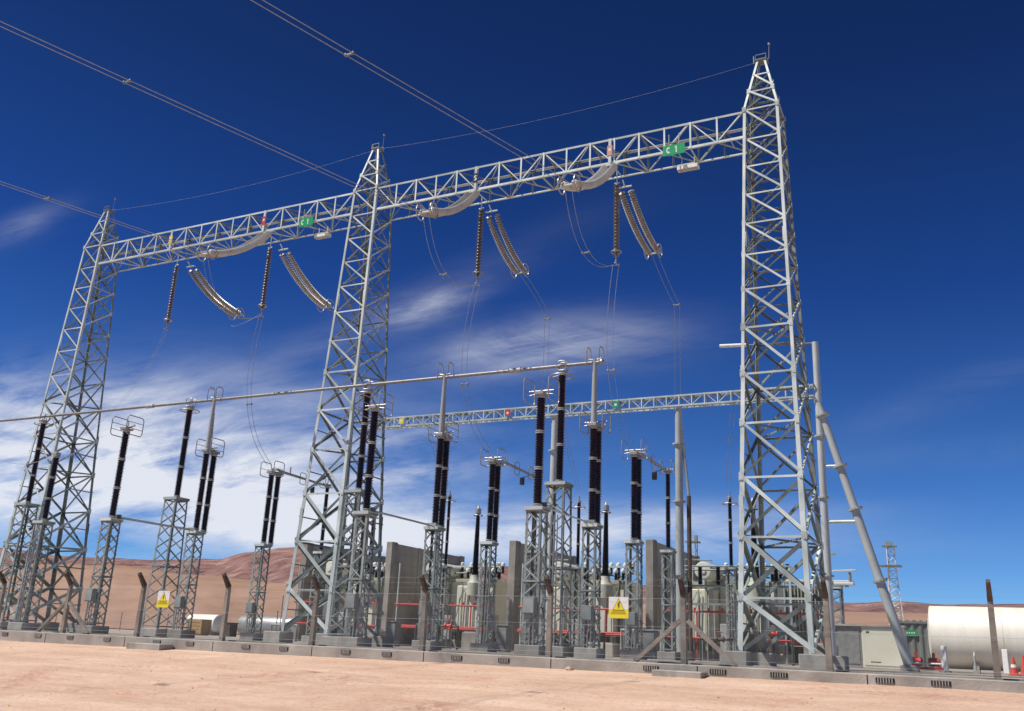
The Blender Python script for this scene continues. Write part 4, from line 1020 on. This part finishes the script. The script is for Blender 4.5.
# kiosk
t=thing('transformer_kiosk',(-6.0,50,0),'low kiosk with grey louvred end and cream door behind the strut','kiosk')
MB().cbox(-1.15,.08,0,2.2,0,1.9,.02).build('louvred_panel',M['sheet_mottled'],t)
MB().box(-1.02,-.03,-.022,-.002,.15,1.78).build('panel_door',M['sheet_mottled'],t)
MB().cbox(.085,1.95,-.02,2.2,0,1.9,.02).build('cream_cabinet',M['cream'],t); MB().box(.16,1.87,-.045,-.022,.12,1.82).build('door',M['cream'],t); MB().box(.45,.9,-.052,-.047,.25,.29).build('door_vent',M['dark'],t)
MB().box(.3,.45,-.052,-.047,1.6,1.68).build('name_plate',M['dark'],t)
MB().box(-1.25,2.05,-.12,2.3,1.903,1.99).build('roof',M['conc'],t)
t=thing('shipping_container',(-3.2,54,0),'grey corrugated container with small green sign behind the strut','container')
b=MB(); n=60; x0,x1=-1.65,9.5; vs=[]; 
for i in range(n*2+1):
    xx=x0+(x1-x0)*i/(n*2); yy=0 if (i//2)%2 else .06
    vs+= [(xx,yy,.15),(xx,yy,2.25)]
b.add(vs,[(2*i,2*i+2,2*i+3,2*i+1) for i in range(n*2)]); b.box(x0,x1,.08,2.4,.12,2.24); b.build('corrugated_wall',M['sheet'],t)
b=MB(); b.box(x0-.03,x1,-.04,2.44,2.252,2.36); 
for k in range(34): xx=x0+k*.33; b.box(xx,xx+.17,-.03,.02,2.362,2.42)
b.build('roof_edge',M['sheet'],t)
o=MB(); o.box(-1.15,-.5,-.06,-.045,1.62,1.92); o=o.build('safety_sign',M['green_sign'],t)
b=MB()
for k in range(5): b.box(-1.10+k*.115,-1.03+k*.115,-.066,-.062,1.74,1.82)
b.build('sign_marks',M['white'],o)
# radio mast
t=thing('radio_mast',(-8.0,92,0),'distant lattice mast with small platform and antennas at the right','mast')
def mastH(z): return .95-.055*z if z<8.5 else .42
b=MB(); cs=[(1,0),(-.5,.87),(-.5,-.87)]
for c_ in cs: 
    l=MB(); l.tube([(c_[0]*mastH(z),c_[1]*mastH(z),z) for z in (0,4,8.5,10.3)],.05,6); l.build('mast_leg',M['white'],t)
for k in range(15):
    z0=k*.68; z1=z0+.68
    for a,c_ in zip(cs,cs[1:]+cs[:1]): b.tube([(a[0]*mastH(z0),a[1]*mastH(z0),z0),(c_[0]*mastH(z1),c_[1]*mastH(z1),z1)],.028,4); b.tube([(a[0]*mastH(z1),a[1]*mastH(z1),z1),(c_[0]*mastH(z1),c_[1]*mastH(z1),z1)],.025,4)
b.build('bracing',M['galv'],t)
MB().box(-.9,.9,-.9,.9,8.55,8.62).build('platform',M['galv_dark'],t); MB().box(-.6,.6,-.5,.5,10.3,10.4).box(-.25,.25,-.2,.2,10.42,10.75).build('antenna',M['galv_dark'],t)
t=thing('radio_mast',(-16.5,58,0),'small lattice mast top beside the drum tank of the right transformer','mast')
for sx in (-1,1):
    for sy in (-1,1): MB().tube([(sx*.28,sy*.28,0),(sx*.22,sy*.22,6.9)],.035,6).build('mast_leg',M['galv'],t)
b=MB()
for k in range(12):
    z0=.5+k*.52; s_=-1 if k%2 else 1
    b.tube([(-.25*s_,-.25,z0),(.25*s_,-.25,z0+.52)],.022,4); b.tube([(-.25,-.25*s_,z0),(-.25,.25*s_,z0+.52)],.022,4); b.tube([(.25,.25*s_,z0),(.25,-.25*s_,z0+.52)],.022,4)
b.build('bracing',M['galv'],t); MB().box(-.4,.4,-.4,.4,6.9,6.98).box(-.3,-.1,-.1,.1,6.981,7.4).box(.12,.3,-.1,.1,6.981,7.35).build('head_frame',M['galv_dark'],t)
# distant disconnectors right of the tower
for k,(x,y,H,lab) in enumerate(((-8.05,57,4.2,'distant lattice support with white topped switch right of the right tower, nearer'),(-9.2,66,5.0,'distant lattice support with white topped switch right of the right tower, farther'))):
    support(x,y,H,.8,.75,'lattice legs of the '+['nearer','farther'][k]+' distant switch right of the tower','distant lattice supports',panels=11,conduits=False)
    t=thing('distant_switch',(x,y,H+.04),lab,'switch','distant switches right of the right tower')
    MB().cbox(-.9,1.1,-.35,.35,.12,.24,.02).build('base_frame',M['white'],t); MB().bar((-.6,0,0),(-.6,0,.12),.2).bar((.7,0,0),(.7,0,.12),.2).build('mount',M['galv'],t)
    for xx in (-.7,.9): 
        link('insulator_pot',sheds(.55,.11,.07,.05,.1).mesh('insulator_pot',M['flange'],True),t,(xx,0,.242))
    b=MB(); b.bar((-.9,0,.85),(1.25,0,.95),.30,.06); b.build('blade',M['white'],t)
t=thing('lamp_mast',(-9.0,61,0),'thin mast with flat round lamp beside the right tower','lamp')
MB().tube([(0,0,0),(0,0,6.4)],[.08,.05],8).build('mast',M['galv'],t); MB().lathe([(.05,0),(.45,.03),(.45,.1),(.1,.16)],(.15,0,6.4),n=16).build('lamp_head',M['white'],t)
# far left: horizontal vessels, crate, small fence
t=thing('storage_vessel',(-61.5,70,0),'long silver horizontal vessel on saddles far behind at the left','tank')
b=MB(); b.lathe([(.05,0),(.6,.08),(.88,.25),(.90,.3),(.90,7.2),(.88,7.25),(.6,7.42),(.05,7.5)],(-1.5,0,1.0),(1,0,0),28); b.build('vessel_shell',M['alu'],t,smooth=True)
for xx in (.2,4.4): MB().box(xx,xx+.3,-.7,.7,-.1,.5).build('saddle',M['conc'],t)
t=thing('storage_vessel',(-66.8,69,0),'short white horizontal vessel with fittings far behind at the left','tank')
b=MB(); b.lathe([(.05,0),(.6,.08),(.80,.2),(.80,3.6),(.6,3.75),(.05,3.8)],(-1.6,0,1.05),(1,0,0),28); b.build('vessel_shell',M['tank'],t,smooth=True)
for xx in (-.8,1.4): MB().box(xx,xx+.3,-.6,.6,-.1,.5).build('saddle',M['conc'],t)
b=MB()
for xx in (-.9,-.2,.6,1.3): b.tube([(xx,-.85,.1),(xx+.15,-.85,1.3)],.06,6)
b.build('pipework',M['green_dark'],t)
t=thing('wooden_crate',(-53.6,55,0),'yellowish wooden crate on the yard below the left columns','crate')
MB().cbox(-.75,.75,-.5,.5,.1,1.15,.02).build('crate_body',M['wood'],t)
b=MB()
for k in range(4): b.box(-.76,.76,-.522,-.502,.18+k*.25,.34+k*.25)
for xx in (-.76,.60): b.box(xx,xx+.16,-.545,-.524,.1,1.15)
b.build('crate_slats',M['wood'],t); MB().box(-.7,.7,-.4,.4,-.05,.098).build('pallet',M['wood'],t)
t=thing('storage_chest',(-52.0,56.5,0),'dark brown box standing right beside the wooden crate','crate')
MB().cbox(-.45,.45,-.4,.4,-.02,.95,.02).build('chest_body',M['post_top'],t); MB().box(-.48,.48,-.43,.43,.952,1.02).build('chest_lid',M['dark'],t)
t=thing('rear_fence',(-75,88,0),'thin distant wire fence at the far left of the yard','fence')
for k in range(26): MB().bar((-40+k*4,0,-.1),(-40+k*4,0,2.2),.09).build('fence_post',M['post'],t)
b=MB()
for z in (.5,1.2,1.9): b.tube([(-40,-.06,z),(60,-.06,z)],.018,4)
b.build('fence_wire',M['cable'],t)

random.seed(21)
spots=[(-33.5,40.5),(-30.0,39.0),(-26.0,42.5),(-22.8,39.2),(-19.6,43.2),(-16.2,40.6),(-14.6,42.6),(-11.2,43.6),(-9.6,42.4),(-8.3,41.0)]
wc=['seen through the middle tower','right of the middle tower foot','left of the centre firewall','before the centre firewall','behind the right warning sign','left of the braced fence post','right of the braced fence post','left of the right tower foot','inside the right tower base','right of the right tower leg']
for (x,y),wv in zip(spots,wc):
    t=thing('valve_assembly',(x,y,0),'small pipe and valve assembly '+wv,'valve','pipe and valve assemblies on the yard')
    b=MB(); h_=random.uniform(.7,1.2); w_=random.uniform(.5,1.0)
    b.tube([(-w_,0,-.05),(-w_,0,h_),(w_,0,h_),(w_,0,-.05)],.06,8); b.build('valve_pipe',M['green_dark'] if random.random()<.5 else M['flange'],t,smooth=True)
    b=MB(); b.lathe([(.04,-.2),(.13,-.18),(.13,-.12),(.08,-.08),(.08,.08),(.13,.12),(.13,.18),(.04,.2)],(0,0,h_),(1,0,0),12); b.tube([(0,0,h_),(0,0,h_+.32)],.03,6); b.build('valve_body',M['red'] if random.random()<.6 else M['dark'],t,smooth=True)
    b=MB(); b.tube([(.14*math.cos(k*PI/6),.14*math.sin(k*PI/6),h_+.32) for k in range(12)],.018,6,closed=True); b.bar((-.14,0,h_+.32),(.14,0,h_+.32),.02); b.build('handwheel',M['red'],t)
    for k in range(3): MB().tube([(-w_+.25*k,.35,0),(-w_+.25*k,.35,random.uniform(1.2,2.6))],.028,6).build('conduit',M['galv_dark'],t)
